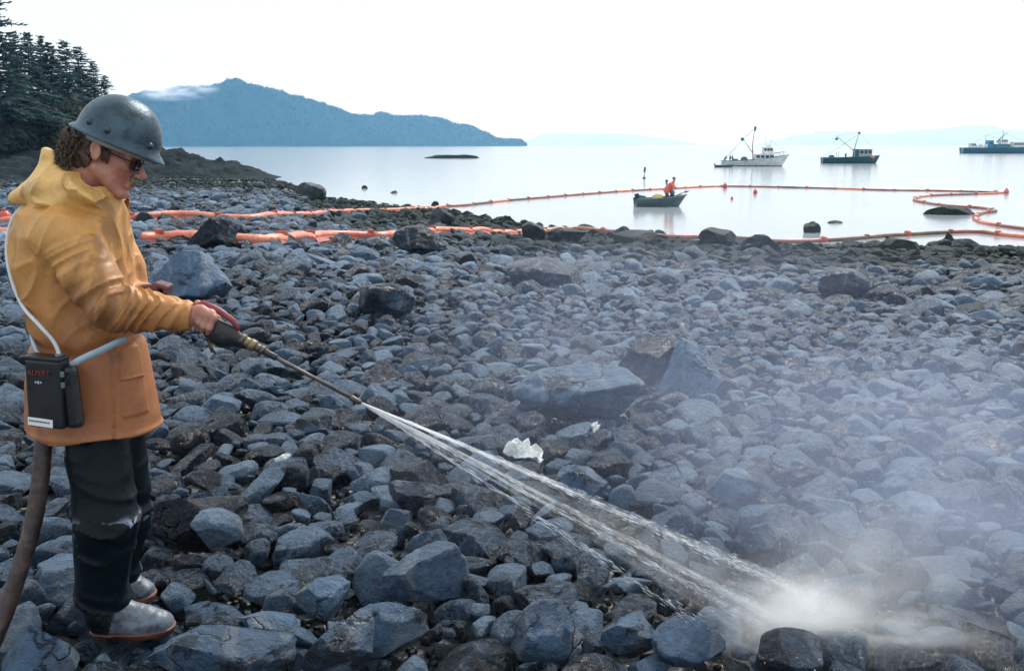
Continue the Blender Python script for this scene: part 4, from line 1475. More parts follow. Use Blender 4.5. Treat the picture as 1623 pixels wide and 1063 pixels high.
for v in bm.verts: v.co *= 1 + .14 * float(vnoise(np.array(v.co[:]) * 5, 2))
o = bm_obj('net_bag', bm, M_YE, None, True); o.location = p + rm @ Vector((-.3, -.1, .72)); tag(o, 'pale yellow net bag heaped in the skiff before the orange-clad person', 'bag')

p = water_at(1021, 283)
mk = empty('marker_float', p, 'slim dark marker float standing upright in the water beyond the skiff', 'marker')
bm = bmesh.new(); bmesh.ops.create_uvsphere(bm, u_segments=12, v_segments=8, radius=.22, matrix=Matrix.Translation((0, 0, .1)) @ Matrix.Diagonal((1.1, 1.1, .9, 1))); bm_obj('float', bm, P_SPAR, mk, True)
tube_obj('pole', [(0, 0, 0), (.05, 0, .8), (.02, 0, 1.75)], [.06, .05, .04], P_SPAR, mk, 7)
bm = bmesh.new(); box_bm(bm, (.06, 0, 1.32), (.32, .10, .75), Matrix.Rotation(R(8), 3, 'Y'), .04); bm_obj('flag', bm, P_SPAR, mk)
# ------------------------------------------------------------------ the worker
YM = 3.2
def Q(px, py, v=0.0): return np.array(at(px, py, YM + v)[:])
PXM = 1 / 485.0
ROOT = Vector((float(Q(165, 1000)[0]), 3.25, 0.0))
man = empty('person', ROOT, 'worker in yellow raincoat, grey hard hat and dark trousers aiming a spray lance', 'person')
def own(o, parent=man):
    o.parent = parent
    if parent is man: o.location = Vector(o.location) - ROOT
    return o

def raincoat_material(name, hi, lo, brown, amount):
    t = NT(name)
    p = t.pos()
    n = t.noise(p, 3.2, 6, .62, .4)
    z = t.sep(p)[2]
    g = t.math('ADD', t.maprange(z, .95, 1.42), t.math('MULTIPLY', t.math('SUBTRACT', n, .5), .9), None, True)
    c = t.mix(g, lo, hi)  # upper part painted lighter as lit from above; lower part soiled brown
    d = t.noise(t.mapping(p, (1, 1, .6)), 4.2, 7, .62, .5)
    c = t.mix(t.math('MULTIPLY', t.ramp(d, [(.53, 0.), (.585, 1.)]), amount), c, brown)
    rg = t.n('ShaderNodeTexNoise'); rg.noise_type = 'RIDGED_MULTIFRACTAL'; rg.normalize = True
    rg.inputs['Scale'].default_value = 7.0; rg.inputs['Detail'].default_value = 3; rg.inputs['Distortion'].default_value = .8
    t.link(t.mapping(p, (1, 1, .7), (0, R(25), 0)), rg.inputs['Vector'])
    sp = t.noise(p, 60, 5, .7)
    c = t.mix(.5, c, t.ramp(sp, [(.3, .72), (.6, 1.08)]), 'MULTIPLY')
    t.bsdf(c, t.ramp(n, [(.3, .42), (.7, .62)]), 0, t.bump(t.math('ADD', rg.outputs['Fac'], t.math('MULTIPLY', sp, .06)), .38, .016), .45)
    return t.m
M_COAT_ = 0
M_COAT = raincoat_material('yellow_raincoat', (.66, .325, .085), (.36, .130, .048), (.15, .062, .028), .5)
M_HOOD = raincoat_material('yellow_hood', (.80, .475, .155), (.68, .345, .10), (.38, .17, .06), .45)  # lighter copy of the coat colours: light on the hood painted in
def skin_material():
    t = NT('skin')
    p = t.pos()
    n = t.noise(p, 18, 5, .6)
    c = t.mix(t.ramp(n, [(.35, 0.), (.65, 1.)]), (.40, .165, .115), (.58, .29, .215))
    c = t.mix(t.math('MULTIPLY', t.ramp(t.noise(p, 320, 3), [(.5, 0.), (.7, 1.)]), .25), c, (.28, .11, .08))
    t.bsdf(c, .48, 0, t.bump(t.noise(p, 240, 4), .15, .003), .4, Subsurface_Weight=.12, Subsurface_Scale=.02)
    return t.m
M_SKIN = skin_material()
def trouser_material():
    t = NT('dark_oilskin')
    p = t.pos()
    c = t.mix(t.noise(p, 5, 5), (.0025, .0055, .008), (.006, .011, .014))
    z = t.sep(p)[2]
    zk = float(Q(165, 832, 0)[2])
    band = t.math('MULTIPLY', t.maprange(z, zk - .05, zk - .02), t.math('SUBTRACT', 1.0, t.maprange(z, zk + .02, zk + .06)))
    pale_smear = t.math('MULTIPLY', band, t.ramp(t.noise(t.mapping(p, (9, 9, 16), (0, R(35), 0)), 1.0, 4, .6, 1.0), [(.60, 0.), (.63, 1.)]))  # broken pale smears in a band across the knees
    c = t.mix(pale_smear, c, (.25, .31, .40))
    t.bsdf(c, .36, 0, t.bump(t.noise(p, 26, 4), .3, .01), .13)
    return t.m
M_TROUS = trouser_material()
M_HAIR = simple_mat('brown_hair', (.075, .045, .03), .55, 0, .5, 30, .4, 120)
M_MOUST = simple_mat('fair_moustache', (.26, .17, .10), .6, 0, .4, 60, .4, 200)
M_HELM = simple_mat('grey_hard_hat', (.045, .082, .108), .33, .3, .5, 11, .25, 130, dirt=(.024, .034, .04))
M_RUB = simple_mat('black_rubber', (.012, .014, .017), .28, 0, .3, 8, .15, 60)
M_BOOTG = simple_mat('grey_boot_rubber', (.120, .148, .18), .42, 0, .35, 9, .25, 70, dirt=(.022, .026, .033))
M_SOLE = simple_mat('red_brown_sole', (.13, .052, .036), .6, 0, .3, 12, .2)
M_GLOVE = simple_mat('dark_work_glove', (.12, .055, .055), .6, 0, .35, 15, .3)
M_LENS = NT('dark_lens'); M_LENS.bsdf((.012, .014, .018), .08, 0, None, .6); M_LENS = M_LENS.m

# head, modelled in its own frame (x forward, z up, ear at the origin), then bowed
HEADO = Vector(Q(167, 240, .10))
HR = Matrix.Rotation(R(7), 3, 'Z') @ Matrix.Rotation(R(23), 3, 'Y')
HS = 1.0
def to_world(V): return (np.asarray(V) * HS) @ np.array(HR).T + np.array(HEADO[:])
G, lo = sdf_grid((-.13, -.105, -.20), (.175, .105, .15), .0034)
d = sd_ell(G, (-.008, 0, .045), (.100, .076, .088))
d = smin(d, sd_ell(G, (.038, 0, -.03), (.068, .060, .088)), .03)
for sy in (-1, 1):
    d = smin(d, sd_cone(G, (.005, .054 * sy, -.055), (.082, .018 * sy, -.106), .021, .018), .025)
    d = smin(d, sd_ell(G, (.070, .042 * sy, -.020), (.026, .022, .02)), .02)
    d = smin(d, sd_cone(G, (.098, .010 * sy, .020), (.084, .044 * sy, .018), .013, .010), .012)
d = smin(d, sd_ell(G, (.096, 0, -.108), (.019, .024, .017)), .018)
for sy in (-1, 1):
    d = smax(d, -sd_ell(G, (.106, .033 * sy, -.002), (.017, .018, .012)), .010)
    d = np.minimum(d, sd_ell(G, (.083, .032 * sy, -.001), (.0125, .0125, .0125)))
    d = smin(d, sd_cone(G, (.094, .020 * sy, .006), (.090, .044 * sy, .004), .0045, .0045), .006)
    d = smin(d, sd_cone(G, (.094, .020 * sy, -.008), (.089, .042 * sy, -.008), .004, .004), .006)
d = smin(d, sd_cone(G, (.100, 0, .014), (.135, 0, -.030), .0095, .0120), .012)
for sy in (-1, 1):
    d = smin(d, sd_ell(G, (.120, .0125 * sy, -.036), (.011, .0075, .0075)), .006)
d = smin(d, sd_cone(G, (.108, -.018, -.064), (.108, .018, -.064), .0085, .0085), .012)
d = smin(d, sd_cone(G, (.106, -.016, -.078), (.106, .016, -.078), .0085, .0085), .010)
d = smax(d, -sd_cone(G, (.120, -.022, -.0715), (.120, .022, -.0715), .0026, .0026), .004)
d = smin(d, sd_cone(G, (-.030, 0, -.04), (-.024, 0, -.185), .056, .060), .03)
for sy in (-1, 1):
    rot = np.array(Matrix.Rotation(R(-14), 3, 'Y') @ Matrix.Rotation(R(18 * sy), 3, 'Z'))
    e = sd_ell(G, (-.010, .080 * sy, .000), (.020, .009, .033), rot)
    e = smax(e, -sd_ell(G, (-.007, .089 * sy, .003), (.011, .006, .021), rot), .004)
    d = smin(d, e, .006)
d = d + .0012 * vnoise(G * 60, 3)
hv_, hf_ = surface_nets(d, lo, .0034)
head_part = (to_world(hv_), hf_)

# gun axis, needed for the hands
VG = -.10
GA, GB, GC = Vector(Q(303, 495, VG)), Vector(Q(396, 548, VG)), Vector(Q(570, 637, VG))
gx = (GC - GA).normalized()
gside = Vector((0, -1, 0)); gup = gx.cross(gside) * -1
if gup.z < 0: gup = -gup
def gp(along, up, side): return np.array((GA + gx * along + gup * up + gside * side)[:])

# hands
def hand(fn_knuckles, palm, thumb, lo, hi, h=.0032):
    G, l = sdf_grid(lo, hi, h)
    d = None
    for a, b, ra, rb in palm:
        e = sd_cone(G, a, b, ra, rb)
        d = e if d is None else smin(d, e, .012)
    for chain, r0 in fn_knuckles:
        for k in range(len(chain) - 1):
            d = smin(d, sd_cone(G, chain[k], chain[k + 1], r0 * (1 - .08 * k), r0 * (1 - .08 * (k + 1))), .004)
    for k in range(len(thumb) - 1):
        d = smin(d, sd_cone(G, thumb[k], thumb[k + 1], .0125 - .001 * k, .0115 - .001 * k), .006)
    return surface_nets(d, l, h)
def ring(along, ang, r):
    a = R(ang)
    return gp(along, math.cos(a) * r, math.sin(a) * r)
wr = Q(294, 503, -.12)
fing = []
for k, (al, ln) in enumerate(((.075, 1.0), (.056, 1.06), (.037, 1.0), (.020, .84))):
    fing.append(([ring(al, 48, .043), ring(al + .004, 100 * ln, .036), ring(al + .004, 160 * ln, .033), ring(al + .003, 222 * ln, .031)], .0105 - .0008 * (k == 3)))
palm = [(wr, ring(.030, 40, .034), .026, .021), (wr, ring(.060, 30, .036), .024, .017), (ring(.02, 48, .037), ring(.075, 48, .038), .0145, .0135)]
thumb = [ring(.005, -10, .034), ring(.045, -38, .033), ring(.075, -62, .031), ring(.092, -85, .029)]
c = gp(.045, 0, 0)
rh = hand(fing, palm, thumb, c - .13, c + .13)
# left hand, gloved, closed on the supply hose behind the forearm
lh_c = Q(246, 464, .02)
def lp(x, y, z): return lh_c + np.array([x, y, z])
lf = []
for k in range(4):
    y = -.024 + .016 * k
    lf.append(([lp(.012, y, .030), lp(.042, y, .020), lp(.040, y, -.010), lp(.012, y, -.014)], .0098))
lpalm = [(lp(-.045, .015, .0), lp(.008, -.018, .018), .022, .016), (lp(-.045, .015, .0), lp(.008, .018, .018), .021, .015)]
lth = [lp(-.02, -.035, .0), lp(.010, -.048, .002), lp(.034, -.044, -.004)]
lh = hand(lf, lpalm, lth, lh_c - .11, lh_c + .11)

# the rest of the body under the clothes
G, lo = sdf_grid((-1.75, 2.95, -.02), (-.85, 3.65, 1.62), .02)
neck = to_world(np.array([[.012, 0, -.17]]))[0]
b = sd_cone(G, neck, Q(115, 400, .1), .058, .10)
b = smin(b, sd_cone(G, Q(115, 390, .1), Q(140, 640, .1), .112, .112, .95), .08)
b = smin(b, sd_cone(G, Q(110, 372, -.04), Q(165, 488, -.13), .055, .045), .05)
b = smin(b, sd_cone(G, Q(165, 488, -.13), wr, .043, .027), .02)
b = smin(b, sd_cone(G, Q(150, 360, .26), Q(205, 480, .25), .055, .045), .05)
b = smin(b, sd_cone(G, Q(205, 480, .25), lp(-.045, .015, 0), .043, .027), .02)
for hp, kn, an, tip in (((152, 690, .06), (168, 830, -.01), (160, 955, -.02), (225, 985, -.03)), ((178, 690, .17), (196, 820, .19), (188, 920, .19), (225, 932, .2))):
    b = smin(b, sd_cone(G, Q(*hp), Q(*kn), .068, .056), .05)
    b = smin(b, sd_cone(G, Q(*kn), Q(*an), .054, .042), .03)
    b = smin(b, sd_cone(G, Q(*an), Q(*tip), .04, .032), .03)
bd = surface_nets(b, lo, .02)
V, F = join_arrays([(bd[0], bd[1].tolist()), (head_part[0], head_part[1].tolist()), (rh[0], rh[1].tolist())])
own(mesh_obj('body', V, F, M_SKIN))
own(mesh_obj('glove', lh[0], lh[1], M_GLOVE))

# raincoat
prof = np.array([(262, 118, 150, .09), (285, 95, 178, .12), (310, 58, 192, .17), (335, 26, 200, .205), (370, 15, 206, .215), (420, 16, 214, .205), (480, 27, 222, .195), (540, 41, 233, .19), (600, 34, 246, .205), (650, 33, 256, .215), (700, 36, 264, .23), (740, 38, 270, .235)], float)
pz = np.array([Q(100, r[0], .1)[2] for r in prof])[::-1]
pl = np.array([Q(r[1], r[0], .1)[0] for r in prof])[::-1]
pr = np.array([Q(r[2], r[0], .1)[0] for r in prof])[::-1]
pv = prof[::-1, 3] * .92
H = .0052
G, lo = sdf_grid((-1.80, 2.86, .58), (-.98, 3.72, 1.52), H)
Z = G[..., 2]
xl, xr, hv2 = np.interp(Z, pz, pl), np.interp(Z, pz, pr), np.interp(Z, pz, pv)
cx, hx = (xl + xr) / 2 + .006, (xr - xl) / 2 - .012
rr_ = np.sqrt(((G[..., 0] - cx) / hx) ** 2 + ((G[..., 1] - (YM + .1)) / hv2) ** 2)
dt = (rr_ - 1) * np.minimum(hx, hv2) * .9
dt = np.maximum(dt, Z - float(pz[-1]))
A0, A1, A2 = Q(104, 372, -.045), Q(172, 484, -.14), Q(303, 502, -.115)
arm = smin(sd_cone(G, A0, A1, .094, .084), sd_cone(G, A1, A2, .082, .054), .03)
L0, L1, L2 = Q(165, 362, .27), Q(212, 482, .25), Q(240, 468, .06)
arm2 = smin(sd_cone(G, L0, L1, .09, .078), sd_cone(G, L1, L2, .076, .052), .03)
d = smin(dt, arm, .035)
d = smin(d, arm2, .035)
# hem, pocket flap, seams, folds
hem = Q(120, 706, -.1)[2]
hemz = hem + .015 * ((G[..., 0] - cx) / hx) ** 2 + .008 * np.sin(G[..., 0] * 22)
near = np.abs(d) < .04
pts = G[near].astype(np.float64)
x, y, z = pts.T
# long slack folds hanging from the shoulders
w1 = vnoise(np.stack([x * 9 + z * 3.2, y * 7, z * 2.6], -1), 11)
low = np.clip((z - Q(0, 560, -.1)[2]) / .10, 0, 1)
fold = (.010 + .012 * low) * (np.abs(w1) - .22) + .006 * vnoise(np.stack([x * 5, y * 5, z * 4], -1), 12)
w2 = vnoise(np.stack([x * 17 - z * 8, y * 14, z * 9], -1), 15)
fold += (.003 + .006 * low) * (np.abs(w2) - .2) + .005
w3 = vnoise(np.stack([x * 30 + z * 12, y * 24, z * 20 - x * 9], -1), 23)
fold -= .0025 * low * np.exp(-(w2 / .10) ** 2)
# folds across the sleeves, gathered at the elbow
for S0, S1, E in ((A0, A1, .8), (A1, A2, .45)):
    ax = (S1 - S0) / np.linalg.norm(S1 - S0); ln = np.linalg.norm(S1 - S0)
    tt = (pts - S0) @ ax / ln
    perp = np.linalg.norm(pts - S0 - np.outer(tt * ln, ax), axis=1)
    m = np.clip(1 - np.abs(perp - .075) / .05, 0, 1) * np.clip(1.15 - np.abs(tt - E) * 1.3, 0, 1) * (tt > -.1) * (tt < 1.05)
    q = vnoise(np.stack([tt * 9 + 1.2 * np.sin(np.arctan2((pts - S0)[:, 1], (pts - S0)[:, 2]) * 1.5), y * 4, z * 2], -1), 19)
    fold += m * (.026 * (np.abs(q) - .28) - .003 * np.exp(-(q / .1) ** 2))
# pocket and flap on the near side, centre seam, waist gathered by the strap
pxx = lambda a, b: (Q(a, b, -.1)[0], Q(a, b, -.1)[2])
def patch(x0, z0, x1, z1, hgt, soft=.004):
    return hgt * np.clip((x - x0) / soft, 0, 1) * np.clip((x1 - x) / soft, 0, 1) * np.clip((z - z1) / soft, 0, 1) * np.clip((z0 - z) / soft, 0, 1) * (y < YM + .05)
(x0, z0), (x1, z1) = pxx(176, 608), pxx(246, 672)
fold -= patch(x0, z0, x1, z1, .005, .006)
(x0, z0), (x1, z1) = pxx(172, 558), pxx(246, 612)
fold -= patch(x0, z0, x1, z1 + .004 * 0, .008, .005)
sx_ = Q(166, 620, -.1)[0]
fold += .006 * np.exp(-((x - sx_) / .004) ** 2) * (z < Q(0, 545, -.1)[2]) * (y < YM + .05)
bz = np.interp(x, [Q(40, 540, 0)[0], Q(115, 572, -.1)[0], Q(195, 541, -.1)[0], Q(235, 530, 0)[0]], [Q(40, 540, 0)[2], Q(115, 572, -.1)[2], Q(195, 541, -.1)[2], Q(235, 530, 0)[2]])
fold += .012 * np.exp(-((z - bz) / .022) ** 2)
fold -= .004 * np.exp(-((z - hem - .012) / .008) ** 2)
d[near] += fold.astype(np.float32)
inner = np.maximum(d + .011, Z - (hem + .10))
d = np.maximum(d, hemz - Z)
# hollow skirt and open cuff
d = np.maximum(d, -inner)
d = np.maximum(d, ((G - A2) @ ((A2 - A1) / np.linalg.norm(A2 - A1))).astype(np.float32) - .002)
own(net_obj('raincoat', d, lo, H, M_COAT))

# hood lying on the shoulders
H = .0056
G, lo = sdf_grid((-1.83, 3.02, 1.32), (-1.30, 3.58, 1.72), H)
c0 = .1
d = sd_cone(G, Q(76, 240, c0), Q(96, 292, c0), .020, .105, .75)
d = smin(d, sd_cone(G, Q(28, 311, c0), Q(92, 292, c0), .030, .075, .62), .03)
d = smin(d, sd_cone(G, Q(80, 246, c0 - .03), Q(140, 292, -.06), .022, .042), .03)
d = smin(d, sd_cone(G, Q(140, 292, -.055), Q(190, 338, -.035), .040, .026), .03)
d = smin(d, sd_cone(G, Q(80, 246, c0 + .03), Q(140, 284, .22), .022, .045), .03)
d = smin(d, sd_cone(G, Q(140, 284, .22), Q(194, 330, .17), .040, .026), .03)
d = smin(d, sd_cone(G, Q(100, 300, c0), Q(160, 318, c0), .10, .085, .62), .03)
nk0, nk1 = Q(168, 250, c0), Q(140, 345, c0)
d = smax(d, -sd_cone(G, nk0, nk1, .100, .066), .012)
ea, eb = Q(77, 224, c0), Q(193, 322, c0)
ed = (eb - ea) / np.linalg.norm(eb - ea); en = np.array([-ed[2], 0, ed[0]])
if en[2] < 0: en = -en
d = smax(d, ((G - ea.astype(np.float32)) @ en.astype(np.float32)), .010)
nr = np.abs(d) < .04
p = G[nr].astype(np.float64); x, y, z = p.T
f1 = vnoise(np.stack([x * 4.5 + z * 3, y * 6, z * 13 - x * 5], -1), 31)
f2 = vnoise(np.stack([x * 12 - z * 5, y * 9, z * 16], -1), 33)
d[nr] += (.034 * (np.abs(f1) - .26) + .010 * (np.abs(f2) - .2) - .003 * np.exp(-(f2 / .1) ** 2)).astype(np.float32)
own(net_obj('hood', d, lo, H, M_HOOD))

# trousers
H = .0075
G, lo = sdf_grid((-1.66, 2.98, .10), (-1.02, 3.62, .86), H)
d = None
LEGS = (((152, 690, .06), (168, 830, -.01), (163, 958, -.02), .098, .100, .074), ((180, 690, .17), (196, 815, .19), (186, 918, .19), .100, .088, .066))
for hp, kn, an, r0, r1, r2 in LEGS:
    e = smin(sd_cone(G, Q(*hp), Q(*kn), r0, r1), sd_cone(G, Q(*kn), Q(*an), r1 * .98, r2), .03)
    d = e if d is None else smin(d, e, .02)
nr = np.abs(d) < .03
p = G[nr].astype(np.float64); x, y, z = p.T
kz = Q(165, 832, 0)[2]; az = Q(165, 940, 0)[2]
mk = np.exp(-((z - kz) / .09) ** 2) + 1.2 * np.exp(-((z - az) / .06) ** 2) + .25
f1 = vnoise(np.stack([x * 5, y * 5, z * 17 + x * 6], -1), 41)
f2 = vnoise(np.stack([x * 9, y * 9, z * 4], -1), 43)
d[nr] += (mk * (-.016 * (1 - np.abs(f1)) ** 3 + .005) - .008 * (1 - np.abs(f2)) ** 3).astype(np.float32)
d = np.maximum(d, (Q(165, 958, 0)[2] + .004) - G[..., 2])
own(net_obj('trousers', d, lo, H, M_TROUS))
# boots
def boot(an, toe, heel, label=None):
    A, T, Hh = (np.array(Q(*k)) for k in (an, toe, heel))
    G, lo = sdf_grid(np.minimum(np.minimum(A, T), Hh) - [.12, .11, .06], np.maximum(np.maximum(A, T), Hh) + [.10, .11, .12], .0058)
    up = np.array([0, 0, 1.0])
    d = sd_cone(G, A + up * .08, A - up * .02, .066, .060)
    d = smin(d, sd_cone(G, Hh + up * .045, T + up * .030 - (T - Hh) * .12, .046, .044, .88), .04)
    d = smin(d, sd_cone(G, A - up * .03, (T + Hh) / 2 + up * .045 + (T - Hh) * .12, .055, .045), .04)
    base = Hh[2] + (T[2] - Hh[2]) * np.clip(((G - Hh) @ (T - Hh)) / ((T - Hh) @ (T - Hh)), 0, 1.2)
    nr = np.abs(d) < .02
    p = G[nr].astype(np.float64)
    d[nr] += (.0022 * vnoise(p * 38, 5) - .004 * (1 - np.abs(vnoise(p * np.array([20, 12, 26]), 9))) ** 4).astype(np.float32)
    upper = np.maximum(d, (base + .018) - G[..., 2])
    o = own(net_obj('boot', upper, lo, .0058, [M_BOOTG, M_RUB]))
    xs = A[0] + .055
    co = np.empty(len(o.data.vertices) * 3); o.data.vertices.foreach_get('co', co); co = co.reshape(-1, 3)
    mi = [1 if np.mean(co[list(pl_.vertices)][:, 0]) < xs + .35 * (np.mean(co[list(pl_.vertices)][:, 2]) - A[2] + .03) else 0 for pl_ in o.data.polygons]
    o.data.polygons.foreach_set('material_index', mi)
    sole = np.maximum(np.maximum(d - .007, G[..., 2] - (base + .024)), (base - .006) - G[..., 2])
    s = net_obj('sole', sole, lo, .0058, M_SOLE, o)
boot((165, 950, -.02), (266, 1000, -.02), (166, 1005, -.02))
boot((186, 915, .19), (236, 948, .2), (152, 955, .2))

# hard hat
def hat():
    bm = bmesh.new()
    c = np.array([.024, 0, .052])
    a, bb, hgt = .134, .112, .138
    nseg, V, F = 56, [], []
    rows = []
    for k in range(14):
        t = k / 13 * math.pi / 2
        rows.append((math.cos(t), hgt * math.sin(t) ** .95, 0))
    ring_ = []
    # brim: lip, underside, then the dome
    brim = [(1.0, -.004, 0), (1.08, -.010, .008), (1.125, -.013, .013), (1.132, -.009, .013), (1.08, -.003, .008), (1.01, .004, 0)]
    for fac, z, fr in brim: ring_.append((fac, z, fr))
    for cs, z, _ in rows[1:]: ring_.append((cs ** .9 if cs > 0 else 0, z + .004, 0))
    for fac, z, fr in ring_:
        for s in range(nseg):
            th = 2 * math.pi * s / nseg
            fx = 1 + fr * 4.5 * max(0, math.cos(th)) ** 2 + fr * 1.2 * max(0, -math.cos(th)) ** 2
            x, y = a * max(fac, .004) * math.cos(th) * fx, bb * max(fac, .004) * math.sin(th)
            drop = -.018 * max(0, math.cos(th)) ** 2 * max(0, fac - 1) * 5
            V.append(c + [x, y, z + drop])
    n = len(ring_)
    for k in range(n - 1):
        for s in range(nseg):
            F.append((k * nseg + s, k * nseg + (s + 1) % nseg, (k + 1) * nseg + (s + 1) % nseg, (k + 1) * nseg + s))
    F.append(tuple((n - 1) * nseg + s for s in range(nseg)))
    F.append(tuple(range(nseg - 1, -1, -1)))
    h = own(mesh_obj('hard_hat', to_world(V), F, M_HELM))
    # rivets of the suspension and a shallow ridge over the crown
    for th, zz in ((-126, .022), (-96, .020), (-32, .020), (126, .022), (96, .02), (32, .02)):
        bm = bmesh.new()
        t = R(th)
        u = math.sqrt(max(0, 1 - (zz / hgt) ** 2))
        p = c + [a * .985 * u * math.cos(t), bb * .985 * u * math.sin(t), zz + .004]
        bmesh.ops.create_uvsphere(bm, u_segments=12, v_segments=8, radius=.0115, matrix=Matrix.Translation(p))
        me_v = np.array([v.co[:] for v in bm.verts]); w = to_world(me_v)
        for v, q in zip(bm.verts, w): v.co = q
        bm_obj('rivet', bm, M_HELM, h, True)
    # head band seen under the rim at the back
    V, F = [], []
    for s in range(40):
        th = 2 * math.pi * s / 40
        for z, r_ in ((-.004, .90), (-.028, .885), (-.004, .86), (-.028, .85)):
            V.append(c + [a * r_ * math.cos(th), bb * r_ * math.sin(th), z])
    for s in range(40):
        a0, b0 = 4 * s, 4 * ((s + 1) % 40)
        F += [(a0, b0, b0 + 1, a0 + 1), (a0 + 2, a0 + 3, b0 + 3, b0 + 2), (a0 + 1, b0 + 1, b0 + 3, a0 + 3)]
    mesh_obj('head_band', to_world(V), F, simple_mat('head_band', (.34, .36, .36), .6), h)
hat()

# hair: curls from under the hat down to the nape, as clumped strands on a base
G, lo = sdf_grid((-.15, -.11, -.13), (.06, .11, .10), .0042)
d = sd_ell(G, (-.045, 0, -.010), (.078, .083, .085))
d = np.maximum(d, G[..., 0] - (-.022 + .35 * np.maximum(G[..., 2] - .02, 0) * 3))
d = d + .010 * vnoise(G * 55, 7) + .005 * vnoise(G * 110, 8)
hv2_, hf2_ = surface_nets(d, lo, .0042)
parts_ = [(to_world(hv2_), hf2_.tolist())]
rh_ = np.random.default_rng(5)
for k in range(420):
    th = rh_.uniform(math.pi * .55, math.pi * 1.45)
    z = rh_.uniform(-.075, .03)
    p0 = np.array([-.045 + .078 * math.cos(th), .083 * math.sin(th), z]) * np.array([1, 1, 1])
    L, fr, ph = rh_.uniform(.02, .05), rh_.uniform(2, 4), rh_.uniform(0, 6.28)
    pts_ = []
    for s in range(7):
        t = s / 6
        rad = .006 * math.sin(min(1, t * 3) * 1.57)
        out = np.array([math.cos(th), math.sin(th), 0]) * (.004 + .012 * t)
        pts_.append(Vector(p0 + out + np.array([rad * math.cos(fr * 3 * t + ph), rad * math.sin(fr * 3 * t + ph), -L * t + .012 * t])))
    v, f = tube_arrays([Vector(q) for q in to_world(np.array([q[:] for q in pts_]))], [.0024, .0026, .0025, .0023, .002, .0016, .0008], 4)
    parts_.append((v, f))
# sideburns
for sy in (-1, 1):
    for k in range(60):
        p0 = np.array([rh_.uniform(.006, .030), .070 * sy, rh_.uniform(.0, .03)])
        q = to_world(np.array([p0 + [.0, sy * .004, 0], p0 + [.003, sy * .006, -.014], p0 + [.008, sy * .003, -.030]]))
        v, f = tube_arrays([Vector(a) for a in q], [.002, .002, .0008], 4)
        parts_.append((v, f))
V, F = join_arrays(parts_)
own(mesh_obj('hair', V, F, M_HAIR))
parts_ = []
for k in range(150):
    y0 = rh_.uniform(-.030, .030)
    p0 = np.array([.117 - abs(y0) * .28, y0, -.050 + rh_.uniform(-.004, .004) - abs(y0) * .12])
    q = to_world(np.array([p0, p0 + [.008, y0 * .15, -.006], p0 + [.009, y0 * .35, -.017]]))
    v, f = tube_arrays([Vector(a) for a in q], [.0022, .0024, .0010], 4)
    parts_.append((v, f))
V, F = join_arrays(parts_)
own(mesh_obj('moustache', V, F, M_MOUST))
# glasses
parts_ = []
for sy in (-1, 1):
    rim = [np.array([.118 - .010 * (math.cos(t) * .6 + .4), (.033 + .023 * math.cos(t)) * sy, -.002 + .019 * math.sin(t)]) for t in np.linspace(0, 2 * math.pi, 21)]
    parts_.append(tube_arrays([Vector(q) for q in to_world(np.array(rim))], .0019, 6))
    tem = to_world(np.array([[.108, .057 * sy, .006], [.08, .068 * sy, .008], [.02, .078 * sy, .010], [-.012, .080 * sy, .014]]))
    parts_.append(tube_arrays([Vector(q) for q in tem], .0021, 6))
parts_.append(tube_arrays([Vector(q) for q in to_world(np.array([[.115, -.010, .004], [.121, 0, .007], [.115, .010, .004]]))], .0019, 6))
V, F = join_arrays(parts_)
gl = own(mesh_obj('glasses', V, F, M_RUB))
for sy in (-1, 1):
    loop = [np.array([.118 - .010 * (math.cos(t) * .6 + .4), (.033 + .0225 * math.cos(t)) * sy, -.002 + .0185 * math.sin(t)]) for t in np.linspace(0, 2 * math.pi, 20, endpoint=False)]
    Vl = to_world(np.array(loop + [q - np.array([.0015, 0, 0]) for q in loop]))
    mesh_obj('lens', Vl, [tuple(range(20)), tuple(range(39, 19, -1))] + [(k, (k + 1) % 20, 20 + (k + 1) % 20, 20 + k) for k in range(20)], M_LENS, gl)
# inner flap in the coat's neck, its shadow put into the dark brown
G, lo = sdf_grid((-1.55, 3.1, 1.30), (-1.15, 3.5, 1.58), .006)
d = np.abs(sd_cone(G, Q(138, 285, .1), Q(146, 318, .1), .056, .062)) - .008
d = np.maximum(d, (G - np.array(Q(160, 290, .1), np.float32)) @ np.array([-.45, 0, .89], np.float32))
d = d + .004 * vnoise(G * 22, 3)
own(net_obj('shaded_flap', d, lo, .006, simple_mat('shaded_flap_brown', (.17, .055, .03), .6, 0, .3, 20, .3)))

